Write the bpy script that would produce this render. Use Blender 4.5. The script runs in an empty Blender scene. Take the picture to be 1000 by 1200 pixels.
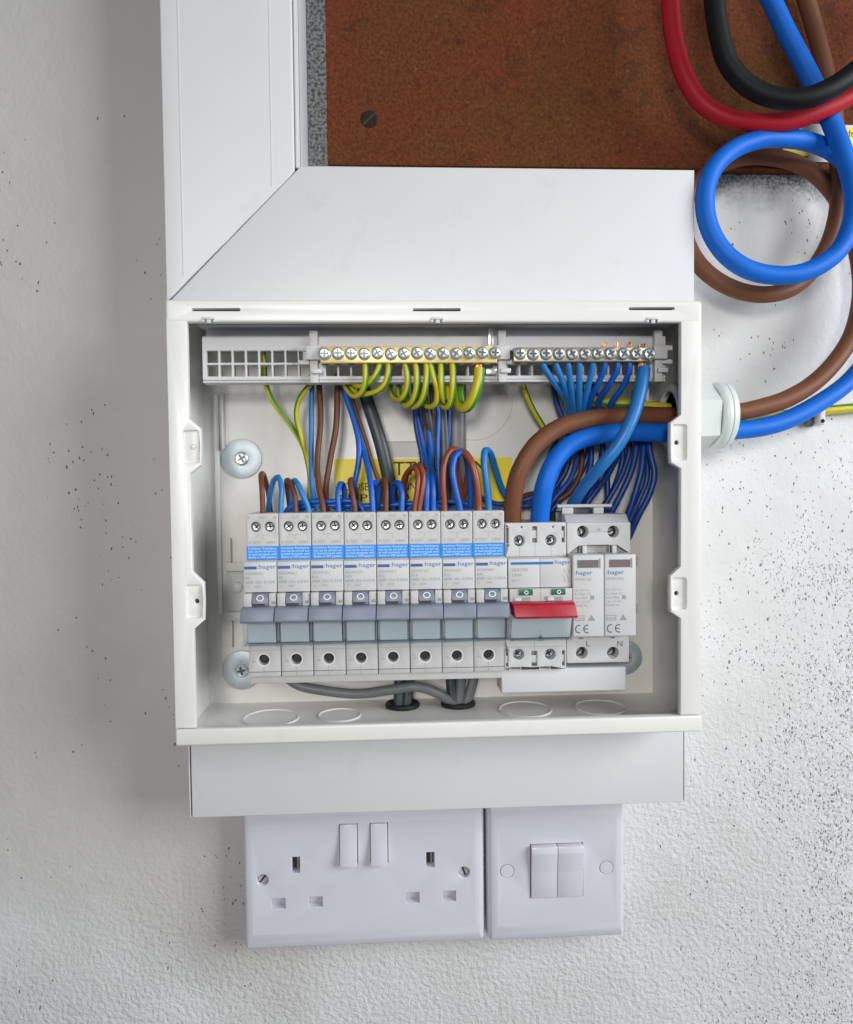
import bpy, bmesh, math, random
from mathutils import Vector, Matrix
from mathutils.geometry import delaunay_2d_cdt

random.seed(7)
C = bpy.context.scene.collection
MM = 0.001

# ------------------------------------------------------------------ camera
# all builders below work in millimetres: x to the right along the wall, z up, d out from the wall
FOC, CAM = 882.5, Vector((-8.0, -474.0, 37.3))
YAW, PIT, ROL = .0508, .0362, -.0107
FW = Vector((math.sin(YAW)*math.cos(PIT), math.cos(YAW)*math.cos(PIT), -math.sin(PIT)))
R0 = Vector((math.cos(YAW), -math.sin(YAW), 0)); U0 = R0.cross(FW)
RT = math.cos(ROL)*R0 + math.sin(ROL)*U0
UP = -math.sin(ROL)*R0 + math.cos(ROL)*U0
cd = bpy.data.cameras.new('camera'); cam = bpy.data.objects.new('camera', cd); C.objects.link(cam)
cd.sensor_fit = 'VERTICAL'; cd.sensor_height = 24.0; cd.lens = FOC/1200*24.0
cd.clip_start = .01; cd.clip_end = 50
m = Matrix((RT, UP, -FW)).transposed().to_4x4(); m.translation = CAM*MM
cam.matrix_world = m
bpy.context.scene.camera = cam

def at(px, py, d):
    """point at distance d (mm) from the wall that the photograph shows at pixel px, py"""
    v = FW*FOC + RT*(px-500) - UP*(py-600)
    q = CAM + v*((-d-CAM.y)/v.y)
    return Vector((q.x, q.z, d))

# ------------------------------------------------------------------ light
w = bpy.data.worlds.new('World'); bpy.context.scene.world = w; w.use_nodes = True
w.node_tree.nodes['Background'].inputs[0].default_value = (.84, .91, 1, 1)
w.node_tree.nodes['Background'].inputs[1].default_value = .16
def area(name, loc, target, sx, sy, power, col, spread=180):
    l = bpy.data.lights.new(name, 'AREA'); l.shape = 'RECTANGLE'; l.size = sx; l.size_y = sy
    l.energy = power; l.color = col; l.spread = math.radians(spread)
    o = bpy.data.objects.new(name, l); C.objects.link(o); o.location = loc
    o.rotation_euler = (Vector(target)-Vector(loc)).to_track_quat('-Z', 'Y').to_euler()
    return o
area('window_light', (1.34, -.95, .42), (.05, 0, -.06), 1.0, .9, 28, (.93, .97, 1))
area('doorway_light', (-.13, -1.15, .20), (.02, 0, .03), .18, .18, .88, (1, .968, .91), 74)
vs = bpy.context.scene.view_settings
vs.view_transform = 'Standard'; vs.look = 'None'; vs.exposure = 0.0; vs.gamma = 1

# ------------------------------------------------------------------ materials
def mat(name, col, rough=.5, metal=0., var=0., vscale=60., bump=0., bscale=400., spec=.5, col2=None, coat=0., sss=0., smudge=0.):
    m = bpy.data.materials.new(name); m.use_nodes = True
    nt = m.node_tree; b = nt.nodes['Principled BSDF']
    b.inputs['Base Color'].default_value = (*col, 1); b.inputs['Roughness'].default_value = rough
    b.inputs['Metallic'].default_value = metal; b.inputs['Specular IOR Level'].default_value = spec
    b.inputs['Coat Weight'].default_value = coat
    if sss:
        b.inputs['Subsurface Weight'].default_value = sss; b.inputs['Subsurface Radius'].default_value = (.004, .004, .004)
    tc = nt.nodes.new('ShaderNodeTexCoord')
    if var or col2:
        n = nt.nodes.new('ShaderNodeTexNoise'); n.inputs['Scale'].default_value = vscale; n.inputs['Detail'].default_value = 5
        nt.links.new(tc.outputs['Object'], n.inputs['Vector'])
        r = nt.nodes.new('ShaderNodeValToRGB'); r.color_ramp.elements[0].position = .3; r.color_ramp.elements[1].position = .7
        c2 = col2 or tuple(c*(1-var) for c in col)
        r.color_ramp.elements[0].color = (*c2, 1); r.color_ramp.elements[1].color = (*col, 1)
        nt.links.new(n.outputs['Fac'], r.inputs['Fac']); nt.links.new(r.outputs['Color'], b.inputs['Base Color'])
        rr = nt.nodes.new('ShaderNodeMapRange'); rr.inputs['To Min'].default_value = rough*.85; rr.inputs['To Max'].default_value = min(1, rough*1.2)
        nt.links.new(n.outputs['Fac'], rr.inputs['Value']); nt.links.new(rr.outputs['Result'], b.inputs['Roughness'])
    if smudge:
        n = nt.nodes.new('ShaderNodeTexNoise'); n.inputs['Scale'].default_value = 30; n.inputs['Detail'].default_value = 9; n.inputs['Roughness'].default_value = .65; n.inputs['Distortion'].default_value = .6
        nt.links.new(tc.outputs['Object'], n.inputs['Vector'])
        r = nt.nodes.new('ShaderNodeMapRange'); r.inputs['From Min'].default_value = .60; r.inputs['From Max'].default_value = .78; r.inputs['To Max'].default_value = smudge
        nt.links.new(n.outputs['Fac'], r.inputs['Value'])
        mx = nt.nodes.new('ShaderNodeMixRGB'); nt.links.new(r.outputs[0], mx.inputs[0]); mx.inputs[2].default_value = (.22, .20, .17, 1)
        src = b.inputs['Base Color'].links[0].from_socket if b.inputs['Base Color'].links else None
        if src: nt.links.new(src, mx.inputs[1])
        else: mx.inputs[1].default_value = (*col, 1)
        nt.links.new(mx.outputs[0], b.inputs['Base Color'])
    if bump:
        n = nt.nodes.new('ShaderNodeTexNoise'); n.inputs['Scale'].default_value = bscale; n.inputs['Detail'].default_value = 3
        nt.links.new(tc.outputs['Object'], n.inputs['Vector'])
        bp = nt.nodes.new('ShaderNodeBump'); bp.inputs['Strength'].default_value = bump; bp.inputs['Distance'].default_value = .0004
        nt.links.new(n.outputs['Fac'], bp.inputs['Height']); nt.links.new(bp.outputs['Normal'], b.inputs['Normal'])
    return m
M = {
 'steel_white': mat('white_powder_coat', (.80, .788, .758), .32, var=.03, vscale=25, bump=.10, bscale=900, smudge=.10),
 'trunk': mat('white_pvc', (.66, .66, .67), .45, var=.03, vscale=14, bump=.05, bscale=300, smudge=.16),
 'socket': mat('white_urea', (.65, .65, .71), .28),
 'breaker': mat('light_grey_plastic', (.53, .52, .515), .48, var=.03, vscale=90, bump=.06, bscale=1500),
 'breaker_white': mat('white_plastic', (.585, .58, .585), .45, var=.03, vscale=90, bump=.05, bscale=1500),
 'holder': mat('grey_white_plastic', (.62, .615, .63), .5, var=.03, vscale=50),
 'toggle': mat('grey_blue_plastic', (.20, .222, .29), .42, var=.05, vscale=120, bump=.08, bscale=1500),
 'red': mat('red_plastic', (.42, .006, .028), .38, var=.12, vscale=160, bump=.12, bscale=1200),
 'green': mat('green_plastic', (.006, .14, .075), .4),
 'label_blue': mat('blue_label', (.012, .235, .72), .45),
 'ink_blue': mat('blue_ink', (.015, .15, .46), .5),
 'ink_blue_dark': mat('dark_blue_ink', (.035, .10, .33), .5),
 'ink_grey': mat('grey_ink', (.30, .30, .31), .6),
 'ink_dark': mat('dark_ink', (.10, .10, .115), .6),
 'ink_white': mat('pale_blue_ink', (.55, .78, .95), .6),
 'ink_pure': mat('white_ink', (.8, .8, .82), .6),
 'ink_black': mat('black_ink', (.03, .028, .012), .6),
 'bright_zinc': mat('bright_zinc_screw', (.80, .80, .80), .25, .55, var=.2, vscale=600),
 'zinc': mat('zinc_plated_steel', (.72, .75, .78), .30, .8, var=.25, vscale=500),
 'washer': mat('dull_zinc_washer', (.52, .58, .62), .5, .75, var=.15, vscale=250, bump=.1, bscale=800),
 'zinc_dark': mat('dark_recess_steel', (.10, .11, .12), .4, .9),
 'brass': mat('brass', (.88, .72, .32), .36, .45, var=.15, vscale=200),
 'brass_dull': mat('dull_brass', (.52, .46, .33), .38, .8, var=.2, vscale=200),
 'copper': mat('copper_strands', (.80, .33, .16), .32, 1., var=.4, vscale=900),
 'black': mat('black_rubber', (.012, .012, .013), .55),
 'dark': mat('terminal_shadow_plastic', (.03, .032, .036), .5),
 'window': mat('dark_violet_window', (.19, .155, .165), .25),
 'blue_shaded': mat('shaded_blue_insulation', (.004, .052, .27), .4, var=.1, vscale=150),  # blue insulation darkened in colour, for wires lying in shade
 'rail': mat('pale_rail', (.60, .61, .58), .45, var=.05),
 'brown': mat('brown_insulation', (.145, .050, .026), .42, spec=.35, var=.1, vscale=150),
 'brown_red': mat('reddish_brown_insulation', (.26, .062, .026), .35, var=.1, vscale=150),
 'blue': mat('blue_insulation', (.006, .105, .50), .38, var=.1, vscale=150),
 'blue_light': mat('light_blue_insulation', (.018, .19, .54), .38, var=.08, vscale=150),
 'blue_tail': mat('bright_blue_insulation', (.004, .150, .68), .5, spec=.3, var=.08, vscale=60, bump=.06, bscale=500),
 'brown_tail': mat('brown_tail_insulation', (.19, .072, .034), .5, spec=.3, var=.12, vscale=60, bump=.06, bscale=500),
 'red_tail': mat('red_tail_insulation', (.46, .008, .022), .5, spec=.3, var=.1, vscale=60, bump=.06, bscale=500),
 'black_tail': mat('black_tail_insulation', (.004, .005, .006), .55, spec=.25, bump=.08, bscale=500),
 'yellow_wire': mat('yellow_insulation', (.62, .52, .02), .36, var=.08, vscale=150),
 'green_wire': mat('green_insulation', (.055, .22, .02), .36),
 'sheath': mat('dark_grey_sheath', (.045, .055, .065), .4, var=.15, vscale=90, bump=.1, bscale=700),
 'sheath_grey': mat('mid_grey_sheath', (.16, .165, .175), .42, var=.12, vscale=90, bump=.1, bscale=700),
 'sticker': mat('yellow_sticker', (.90, .70, .008), .4, var=.04),
 'paper': mat('white_label', (.72, .72, .72), .5, var=.05),
 'slip': mat('grey_green_slip', (.66, .69, .71), .5, var=.05, smudge=.1),
 'rust': mat('dull_steel_screw', (.040, .022, .014), .8, 0., spec=.1, var=.4, vscale=400, bump=.3, bscale=900),
 'gland': mat('pale_nylon', (.68, .72, .70), .34, var=.03, vscale=40, sss=.25),
 'groove': mat('panel_crease', (.60, .60, .585), .4),
}
def clear_mat():
    m = bpy.data.materials.new('clear_teal_plastic'); m.use_nodes = True; nt = m.node_tree; nt.nodes.clear()
    o = nt.nodes.new('ShaderNodeOutputMaterial'); t = nt.nodes.new('ShaderNodeBsdfTransparent'); g = nt.nodes.new('ShaderNodeBsdfGlossy')
    t.inputs[0].default_value = (.93, .96, .975, 1); g.inputs['Roughness'].default_value = .12; g.inputs[0].default_value = (.9, .97, 1, 1)
    f = nt.nodes.new('ShaderNodeLayerWeight'); f.inputs[0].default_value = .12
    mx = nt.nodes.new('ShaderNodeMixShader'); nt.links.new(f.outputs['Facing'], mx.inputs[0]); nt.links.new(t.outputs[0], mx.inputs[1]); nt.links.new(g.outputs[0], mx.inputs[2])
    nt.links.new(mx.outputs[0], o.inputs[0]); return m
M['clear'] = clear_mat()

def wall_mat():
    m = bpy.data.materials.new('painted_render'); m.use_nodes = True; nt = m.node_tree; L = nt.links.new; N = nt.nodes.new
    b = nt.nodes['Principled BSDF']; b.inputs['Roughness'].default_value = .75; b.inputs['Specular IOR Level'].default_value = .3
    tc = N('ShaderNodeTexCoord'); sep = N('ShaderNodeSeparateXYZ'); L(tc.outputs['Object'], sep.inputs[0])
    def noise(s, d=4, dist=0.):
        n = N('ShaderNodeTexNoise'); n.inputs['Scale'].default_value = s; n.inputs['Detail'].default_value = d; n.inputs['Distortion'].default_value = dist
        L(tc.outputs['Object'], n.inputs['Vector']); return n
    def rng(src, a, b_, c=0., d=1.):
        r = N('ShaderNodeMapRange'); r.interpolation_type = 'SMOOTHSTEP'
        for i, v in zip(('From Min', 'From Max', 'To Min', 'To Max'), (a, b_, c, d)): r.inputs[i].default_value = v
        L(src, r.inputs['Value']); return r.outputs[0]
    def mth(op, a, b_):
        n = N('ShaderNodeMath'); n.operation = op
        for i, v in enumerate((a, b_)):
            if isinstance(v, (int, float)): n.inputs[i].default_value = v
            else: L(v, n.inputs[i])
        return n.outputs[0]
    X, Z = sep.outputs['X'], sep.outputs['Z']
    # warped coordinates make the pits irregular
    wn = noise(260, 2); vm = N('ShaderNodeVectorMath'); vm.operation = 'SCALE'; vm.inputs['Scale'].default_value = .0035; L(wn.outputs['Color'], vm.inputs[0])
    mp = N('ShaderNodeMapping'); mp.inputs['Rotation'].default_value = (0, .5, 0); mp.inputs['Scale'].default_value = (1.25, 1, .75); L(tc.outputs['Object'], mp.inputs[0])
    va = N('ShaderNodeVectorMath'); L(mp.outputs[0], va.inputs[0]); L(vm.outputs[0], va.inputs[1])
    def specks(scale, rad, dens):
        v = N('ShaderNodeTexVoronoi'); v.inputs['Scale'].default_value = scale; L(va.outputs[0], v.inputs['Vector'])
        sc = N('ShaderNodeSeparateColor'); L(v.outputs['Color'], sc.inputs[0])
        size = mth('MULTIPLY', sc.outputs[1], rad)
        dot = rng(mth('SUBTRACT', v.outputs['Distance'], size), .06, -.02)
        on = mth('GREATER_THAN', dens, sc.outputs[0])
        return mth('MULTIPLY', dot, on)
    clus = noise(14, 3); cl = rng(clus.outputs['Fac'], .50, .66)
    right = mth('MULTIPLY', rng(X, .15, .265), rng(Z, .12, -.08))
    right = mth('MULTIPLY', right, rng(noise(11, 4).outputs['Fac'], .30, .56))
    # the pits fade out on the fresher lower coat
    low = rng(mth('ADD', Z, mth('MULTIPLY', X, -.35)), -.27, -.18)
    dens1 = mth('ADD', mth('MULTIPLY', mth('MULTIPLY', cl, .13), mth('ADD', low, .15)), mth('MULTIPLY', right, .26))
    dens2 = mth('ADD', mth('MULTIPLY', mth('MULTIPLY', cl, .19), mth('ADD', low, .1)), mth('MULTIPLY', right, .55))
    dens3 = mth('MULTIPLY', mth('MULTIPLY', right, rng(noise(22, 4).outputs['Fac'], .44, .64)), .75)
    edge = mth('MULTIPLY', mth('MULTIPLY', rng(X, .225, .30), rng(Z, .06, -.10)), rng(noise(26, 5).outputs['Fac'], .36, .58))
    dens3 = mth('ADD', dens3, mth('MULTIPLY', edge, .75)); dens2 = mth('ADD', dens2, mth('MULTIPLY', edge, .5))
    s = mth('MAXIMUM', mth('MAXIMUM', specks(200, .27, dens1), specks(400, .28, dens2)), mth('MULTIPLY', specks(760, .50, dens3), .65))
    base = N('ShaderNodeValToRGB'); base.color_ramp.elements[0].position = .3; base.color_ramp.elements[1].position = .7
    base.color_ramp.elements[0].color = (.65, .64, .63, 1); base.color_ramp.elements[1].color = (.75, .75, .75, 1)
    L(noise(11, 5).outputs['Fac'], base.inputs[0])
    shade_tone = N('ShaderNodeValToRGB'); shade_tone.color_ramp.elements[0].position = .3; shade_tone.color_ramp.elements[1].position = .7  # shade on the left wall, put into the paint colour
    shade_tone.color_ramp.elements[0].color = (.57, .55, .535, 1); shade_tone.color_ramp.elements[1].color = (.64, .62, .605, 1)
    L(noise(9, 6).outputs['Fac'], shade_tone.inputs[0])
    shade_mask = mth('MULTIPLY', rng(mth('ADD', mth('ADD', Z, mth('MULTIPLY', X, .55)), mth('MULTIPLY', noise(13, 4).outputs['Fac'], .08)), -.335, -.27), rng(X, -.04, -.08))
    gm = N('ShaderNodeMixRGB'); L(shade_mask, gm.inputs[0]); L(base.outputs[0], gm.inputs[1]); L(shade_tone.outputs[0], gm.inputs[2]); base = gm
    # bare grey plaster next to the board
    e = mth('ADD', Z, mth('MULTIPLY', noise(70, 5).outputs['Fac'], .03))
    bare = mth('MULTIPLY', rng(e, .222, .246), rng(X, -.075, -.060))
    n2 = rng(noise(520, 4).outputs['Fac'], .36, .62)
    bc = N('ShaderNodeMixRGB'); bc.inputs[1].default_value = (.10, .105, .11, 1); bc.inputs[2].default_value = (.36, .365, .37, 1); L(n2, bc.inputs[0])
    m1 = N('ShaderNodeMixRGB'); L(bare, m1.inputs[0]); L(base.outputs[0], m1.inputs[1]); L(bc.outputs[0], m1.inputs[2])
    m2 = N('ShaderNodeMixRGB'); L(mth('MULTIPLY', s, .80), m2.inputs[0]); L(m1.outputs[0], m2.inputs[1]); m2.inputs[2].default_value = (.07, .068, .066, 1)
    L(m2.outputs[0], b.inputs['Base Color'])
    # relief: smooth above, orange peel below
    rough = rng(mth('ADD', Z, mth('MULTIPLY', X, -.35)), -.10, -.24)
    h1 = mth('MULTIPLY', noise(330, 4, .25).outputs['Fac'], mth('ADD', mth('MULTIPLY', rough, .75), .22))
    h2 = mth('ADD', h1, mth('MULTIPLY', noise(40, 4).outputs['Fac'], .8))
    h3 = mth('SUBTRACT', h2, mth('MULTIPLY', s, .5))
    bp = N('ShaderNodeBump'); bp.inputs['Strength'].default_value = .7; bp.inputs['Distance'].default_value = .0022
    L(h3, bp.inputs['Height']); L(bp.outputs[0], b.inputs['Normal'])
    return m
M['wall'] = wall_mat()

def board_mat():
    m = bpy.data.materials.new('brown_hardboard'); m.use_nodes = True; nt = m.node_tree; L = nt.links.new; N = nt.nodes.new
    b = nt.nodes['Principled BSDF']; b.inputs['Roughness'].default_value = .75; b.inputs['Specular IOR Level'].default_value = .15
    tc = N('ShaderNodeTexCoord')
    def noise(s, d, lo, hi, c0, c1, dist=0.):
        n = N('ShaderNodeTexNoise'); n.inputs['Scale'].default_value = s; n.inputs['Detail'].default_value = d; n.inputs['Distortion'].default_value = dist
        L(tc.outputs['Object'], n.inputs['Vector']); r = N('ShaderNodeValToRGB'); L(n.outputs['Fac'], r.inputs[0])
        r.color_ramp.elements[0].position = lo; r.color_ramp.elements[1].position = hi
        r.color_ramp.elements[0].color = (*c0, 1); r.color_ramp.elements[1].color = (*c1, 1); return r, n
    big, _ = noise(12, 4, .35, .65, (.155, .037, .016), (.125, .046, .015))
    fib, nf = noise(460, 10, .30, .72, (.50, .42, .38), (1.45, 1.4, 1.3), .5)
    mx = N('ShaderNodeMixRGB'); mx.blend_type = 'MULTIPLY'; mx.inputs[0].default_value = .72; L(big.outputs[0], mx.inputs[1]); L(fib.outputs[0], mx.inputs[2])
    fleck, _ = noise(300, 4, .66, .74, (0, 0, 0), (.8, .8, .8), 3.5)
    m2 = N('ShaderNodeMixRGB'); L(fleck.outputs[0], m2.inputs[0]); L(mx.outputs[0], m2.inputs[1]); m2.inputs[2].default_value = (.32, .16, .085, 1)
    dk, _ = noise(75, 8, .56, .72, (0, 0, 0), (.5, .5, .5), 1.2)
    m3 = N('ShaderNodeMixRGB'); L(dk.outputs[0], m3.inputs[0]); L(m2.outputs[0], m3.inputs[1]); m3.inputs[2].default_value = (.04, .016, .009, 1)
    L(m3.outputs[0], b.inputs['Base Color'])
    bp = N('ShaderNodeBump'); bp.inputs['Strength'].default_value = .6; bp.inputs['Distance'].default_value = .0012
    L(nf.outputs['Fac'], bp.inputs['Height']); L(bp.outputs[0], b.inputs['Normal']); return m
M['board'] = board_mat()

# ------------------------------------------------------------------ mesh helpers
def V(x, z, d): return Vector((x, -d, z))
def cross2(a, b, c): return (b[0]-a[0])*(c[1]-a[1])-(b[1]-a[1])*(c[0]-a[0])

def box(bm, x0, x1, z0, z1, d0, d1, bev=.4, seg=2, mi=0, shear=None):
    vs = [bm.verts.new(V(x, z, d)) for d in (d0, d1) for z in (z0, z1) for x in (x0, x1)]
    q = [(0, 2, 3, 1), (4, 5, 7, 6), (0, 1, 5, 4), (2, 6, 7, 3), (0, 4, 6, 2), (1, 3, 7, 5)]
    fs = [bm.faces.new([vs[i] for i in reversed(f)]) for f in q]
    for f in fs: f.material_index = mi
    if bev:
        es = list({e for f in fs for e in f.edges})
        r = bmesh.ops.bevel(bm, geom=es, offset=bev, segments=seg, affect='EDGES', profile=.5, clamp_overlap=True)
        for f in r['faces']: f.material_index = mi
    return bm

def prism(bm, prof, x0, x1, bev=.3, mi=0, sk=0.):
    """profile [(z, d)...] swept along x; sk shears x with falling z"""
    a = [bm.verts.new(V(x0+sk*(prof[0][0]-z), z, d)) for z, d in prof]; b = [bm.verts.new(V(x1+sk*(prof[0][0]-z), z, d)) for z, d in prof]
    n = len(prof); fs = [bm.faces.new(a), bm.faces.new(list(reversed(b)))]
    for i in range(n): fs.append(bm.faces.new((a[(i+1) % n], a[i], b[i], b[(i+1) % n])))
    for f in fs: f.material_index = mi
    bmesh.ops.recalc_face_normals(bm, faces=fs)
    if bev:
        r = bmesh.ops.bevel(bm, geom=list({e for f in fs for e in f.edges}), offset=bev, segments=2, affect='EDGES', profile=.5, clamp_overlap=True)
        for f in r['faces']: f.material_index = mi
    return bm

def lathe(bm, prof, c, axis='d', seg=24, mi=0, caps=True, a0=0., sx=1.):
    """profile [(r, t)...] turned about an axis through c = (x, z, d); t runs along the axis"""
    rings = []
    for r, t in prof:
        ring = []
        for k in range(seg):
            a = a0+2*math.pi*k/seg; u, v = r*math.cos(a)*sx, r*math.sin(a)
            if axis == 'd': p = V(c[0]+u, c[1]+v, c[2]+t)
            elif axis == 'x': p = V(c[0]+t, c[1]+u, c[2]+v)
            else: p = V(c[0]+u, c[1]+t, c[2]+v)
            ring.append(bm.verts.new(p))
        rings.append(ring)
    fs = []
    for a, b in zip(rings, rings[1:]):
        for k in range(seg):
            fs.append(bm.faces.new((a[k], a[(k+1) % seg], b[(k+1) % seg], b[k])))
    if caps: fs.append(bm.faces.new(list(reversed(rings[0])))); fs.append(bm.faces.new(rings[-1]))
    for f in fs: f.material_index = mi
    bmesh.ops.recalc_face_normals(bm, faces=fs)
    return bm

def inset(loop, o):
    n = len(loop); out = []
    for i in range(n):
        p, c, q = (Vector(loop[j % n]) for j in (i-1, i, i+1))
        a, b = (c-p).normalized(), (q-c).normalized()
        na, nb = Vector((-a.y, a.x)), Vector((-b.y, b.x)); s = na+nb
        k = s/max(.25, (1+na.dot(nb))) if s.length > 1e-6 else na
        out.append(tuple(c+k*o))
    return out
def area2(l): return sum(l[i-1][0]*l[i][1]-l[i][0]*l[i-1][1] for i in range(len(l)))
def inside(p, l):
    c = False; n = len(l)
    for i in range(n):
        a, b = l[i-1], l[i]
        if (a[1] > p[1]) != (b[1] > p[1]) and p[0] < (b[0]-a[0])*(p[1]-a[1])/(b[1]-a[1])+a[0]: c = not c
    return c
def plate(bm, outer, holes=(), d0=0, d1=2, bev=.4, steps=2, mi=0, hbev=None, obev=None):
    loops = [list(outer)]+[list(h) for h in holes]
    if area2(loops[0]) < 0: loops[0].reverse()
    for h in loops[1:]:
        if area2(h) > 0: h.reverse()
    prof = [(0., d0)]+[((1-math.cos(a))*bev, d1-bev+math.sin(a)*bev) for a in [math.pi/2*k/steps for k in range(steps+1)]] if bev else [(0., d0), (0., d1)]
    fs = []; last = []
    for li, l in enumerate(loops):
        prev = None
        for o, d in prof:
            if not li and obev == 0: o = 0
            if li and hbev is not None and bev: o, d = o*hbev/bev, d1-(d1-d)*hbev/bev if d > d0 else d0
            pts = inset(l, o) if o else l
            ring = [bm.verts.new(V(x, z, d)) for x, z in pts]
            if prev:
                n = len(l)
                for k in range(n): fs.append(bm.faces.new((prev[k], prev[(k+1) % n], ring[(k+1) % n], ring[k])))
            prev = ring
        last.append((pts, prev))
    vs, es, vv = [], [], []
    for pts, ring in last:
        s = len(vs); n = len(pts); vs += [Vector(p) for p in pts]; vv += ring
        es += [(s+k, s+(k+1) % n) for k in range(n)]
    ov, oe, of, orig, _, _ = delaunay_2d_cdt(vs, es, [], 1, 1e-6)
    hl = [p for p, _ in last[1:]]
    for f in of:
        c = (sum(ov[i].x for i in f)/len(f), sum(ov[i].y for i in f)/len(f))
        if any(inside(c, h) for h in hl): continue
        try:
            vv2 = [vv[orig[i][0]] for i in f]
            nf = bm.faces.new(vv2); fs.append(nf)
        except (ValueError, IndexError): pass
    for f in fs: f.material_index = mi
    return bm
def rect(x0, x1, z0, z1, r=0., seg=4):
    if not r: return [(x0, z0), (x1, z0), (x1, z1), (x0, z1)]
    out = []
    for cx, cz, a in ((x1-r, z0+r, -90), (x1-r, z1-r, 0), (x0+r, z1-r, 90), (x0+r, z0+r, 180)):
        for k in range(seg+1):
            t = math.radians(a+90*k/seg); out.append((cx+r*math.cos(t), cz+r*math.sin(t)))
    return out
def circ(x, z, r, n=20): return [(x+r*math.cos(2*math.pi*k/n), z+r*math.sin(2*math.pi*k/n)) for k in range(n)]

def spline(pts, step=2.2):
    P = [Vector(p) for p in pts]; P = [P[0]*2-P[1]]+P+[P[-1]*2-P[-2]]; out = []
    for i in range(1, len(P)-2):
        p0, p1, p2, p3 = P[i-1:i+3]
        t0 = 0.; t1 = t0+max(1e-4, (p1-p0).length)**.5; t2 = t1+max(1e-4, (p2-p1).length)**.5; t3 = t2+max(1e-4, (p3-p2).length)**.5
        n = max(2, int((p2-p1).length/step))
        for k in range(n):
            t = t1+(t2-t1)*k/n
            a1 = p0*((t1-t)/(t1-t0))+p1*((t-t0)/(t1-t0)); a2 = p1*((t2-t)/(t2-t1))+p2*((t-t1)/(t2-t1)); a3 = p2*((t3-t)/(t3-t2))+p3*((t-t2)/(t3-t2))
            b1 = a1*((t2-t)/(t2-t0))+a2*((t-t0)/(t2-t0)); b2 = a2*((t3-t)/(t3-t1))+a3*((t-t1)/(t3-t1))
            out.append(b1*((t2-t)/(t2-t1))+b2*((t-t1)/(t2-t1)))
    out.append(P[-2]); return out
def tube(bm, pts, r, seg=10, smooth=True, stripe=None, flat=1., mi=0, step=2.2, twist=.02):
    pts = [V(*p) for p in (spline(pts, step) if smooth else pts)]
    n = len(pts); T = [(pts[min(i+1, n-1)]-pts[max(i-1, 0)]).normalized() for i in range(n)]
    nrm = T[0].orthogonal().normalized()
    ref = Vector((1, 0, 0)) if flat != 1 else None
    rings = []
    for i in range(n):
        nrm = (nrm-T[i]*nrm.dot(T[i])).normalized()
        if ref is not None: nrm = (ref-T[i]*ref.dot(T[i])).normalized()
        b = T[i].cross(nrm); ring = []
        tw = i*twist if stripe else 0
        for k in range(seg):
            a = 2*math.pi*k/seg+tw
            ring.append(bm.verts.new(pts[i]+nrm*math.cos(a)*r+b*math.sin(a)*r*flat))
        rings.append(ring)
    for a, b in zip(rings, rings[1:]):
        for k in range(seg):
            f = bm.faces.new((a[k], a[(k+1) % seg], b[(k+1) % seg], b[k])); f.material_index = 1 if stripe and k in stripe else mi
    f = bm.faces.new(list(reversed(rings[0]))); f.material_index = mi
    f = bm.faces.new(rings[-1]); f.material_index = mi
    return bm

ROOT = {}
def root_of(o):
    while o.parent: o = o.parent
    return ROOT[o.name]
def obj(name, bm, mats, parent=None, org=None, sharp=32, label=None):
    me = bpy.data.meshes.new(name)
    o3 = Vector(org) if org else (root_of(parent) if parent else Vector((0, 0, 0)))
    bmesh.ops.translate(bm, verts=bm.verts, vec=-V(*o3)); bmesh.ops.scale(bm, verts=bm.verts, vec=(MM, MM, MM))
    bm.to_mesh(me); bm.free()
    me.shade_smooth(); me.set_sharp_from_angle(angle=math.radians(sharp))
    for m_ in (mats if isinstance(mats, (list, tuple)) else [mats]): me.materials.append(M[m_])
    o = bpy.data.objects.new(name, me); C.objects.link(o)
    if parent: o.parent = parent
    else: o.location = V(*o3)*MM; ROOT[o.name] = o3
    if label: o['label'] = label
    return o
def tag(o, label, cat, group=None):
    o['label'] = label; o['category'] = cat
    if group: o['group'] = group
    return o
def thing(name, label, cat, org, group=None):
    o = bpy.data.objects.new(name, None); C.objects.link(o); o.empty_display_size = .01
    o.location = V(*org)*MM; ROOT[o.name] = Vector(org); return tag(o, label, cat, group)
def NB(): return bmesh.new()
def copy_tree(o, parent=None):
    c = o.copy(); C.objects.link(c)
    if parent: c.parent = parent
    for ch in list(o.children): copy_tree(ch, c)
    return c
_tc = {}
def letters(bm, s, x, z, d, size, width=None, align='LEFT', mi=0, bold=0., rot=0.):
    """flat print: characters laid on the plane d; x, z is the baseline start"""
    cu = bpy.data.curves.new('lettering', 'FONT'); cu.body = s; cu.size = size; cu.align_x = align; cu.resolution_u = 2; cu.offset = bold
    ob = bpy.data.objects.new('lettering', cu); C.objects.link(ob); bpy.context.view_layer.update()
    me = bpy.data.meshes.new_from_object(ob.evaluated_get(bpy.context.evaluated_depsgraph_get()))
    bpy.data.objects.remove(ob); bpy.data.curves.remove(cu)
    xs = [v.co.x for v in me.vertices] or [0, 1]; k = 1.
    if width: k = width/max(1e-6, max(xs)-min(xs))
    vm = []
    for v in me.vertices:
        X_, Z_ = v.co.x*k, v.co.y
        if rot: X_, Z_ = X_*math.cos(rot)-Z_*math.sin(rot), X_*math.sin(rot)+Z_*math.cos(rot)
        vm.append(bm.verts.new(V(x+X_, z+Z_, d)))
    for p in me.polygons:
        try:
            f = bm.faces.new([vm[i] for i in p.vertices]); f.material_index = mi
        except ValueError: pass
    bpy.data.meshes.remove(me); return bm
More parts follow.
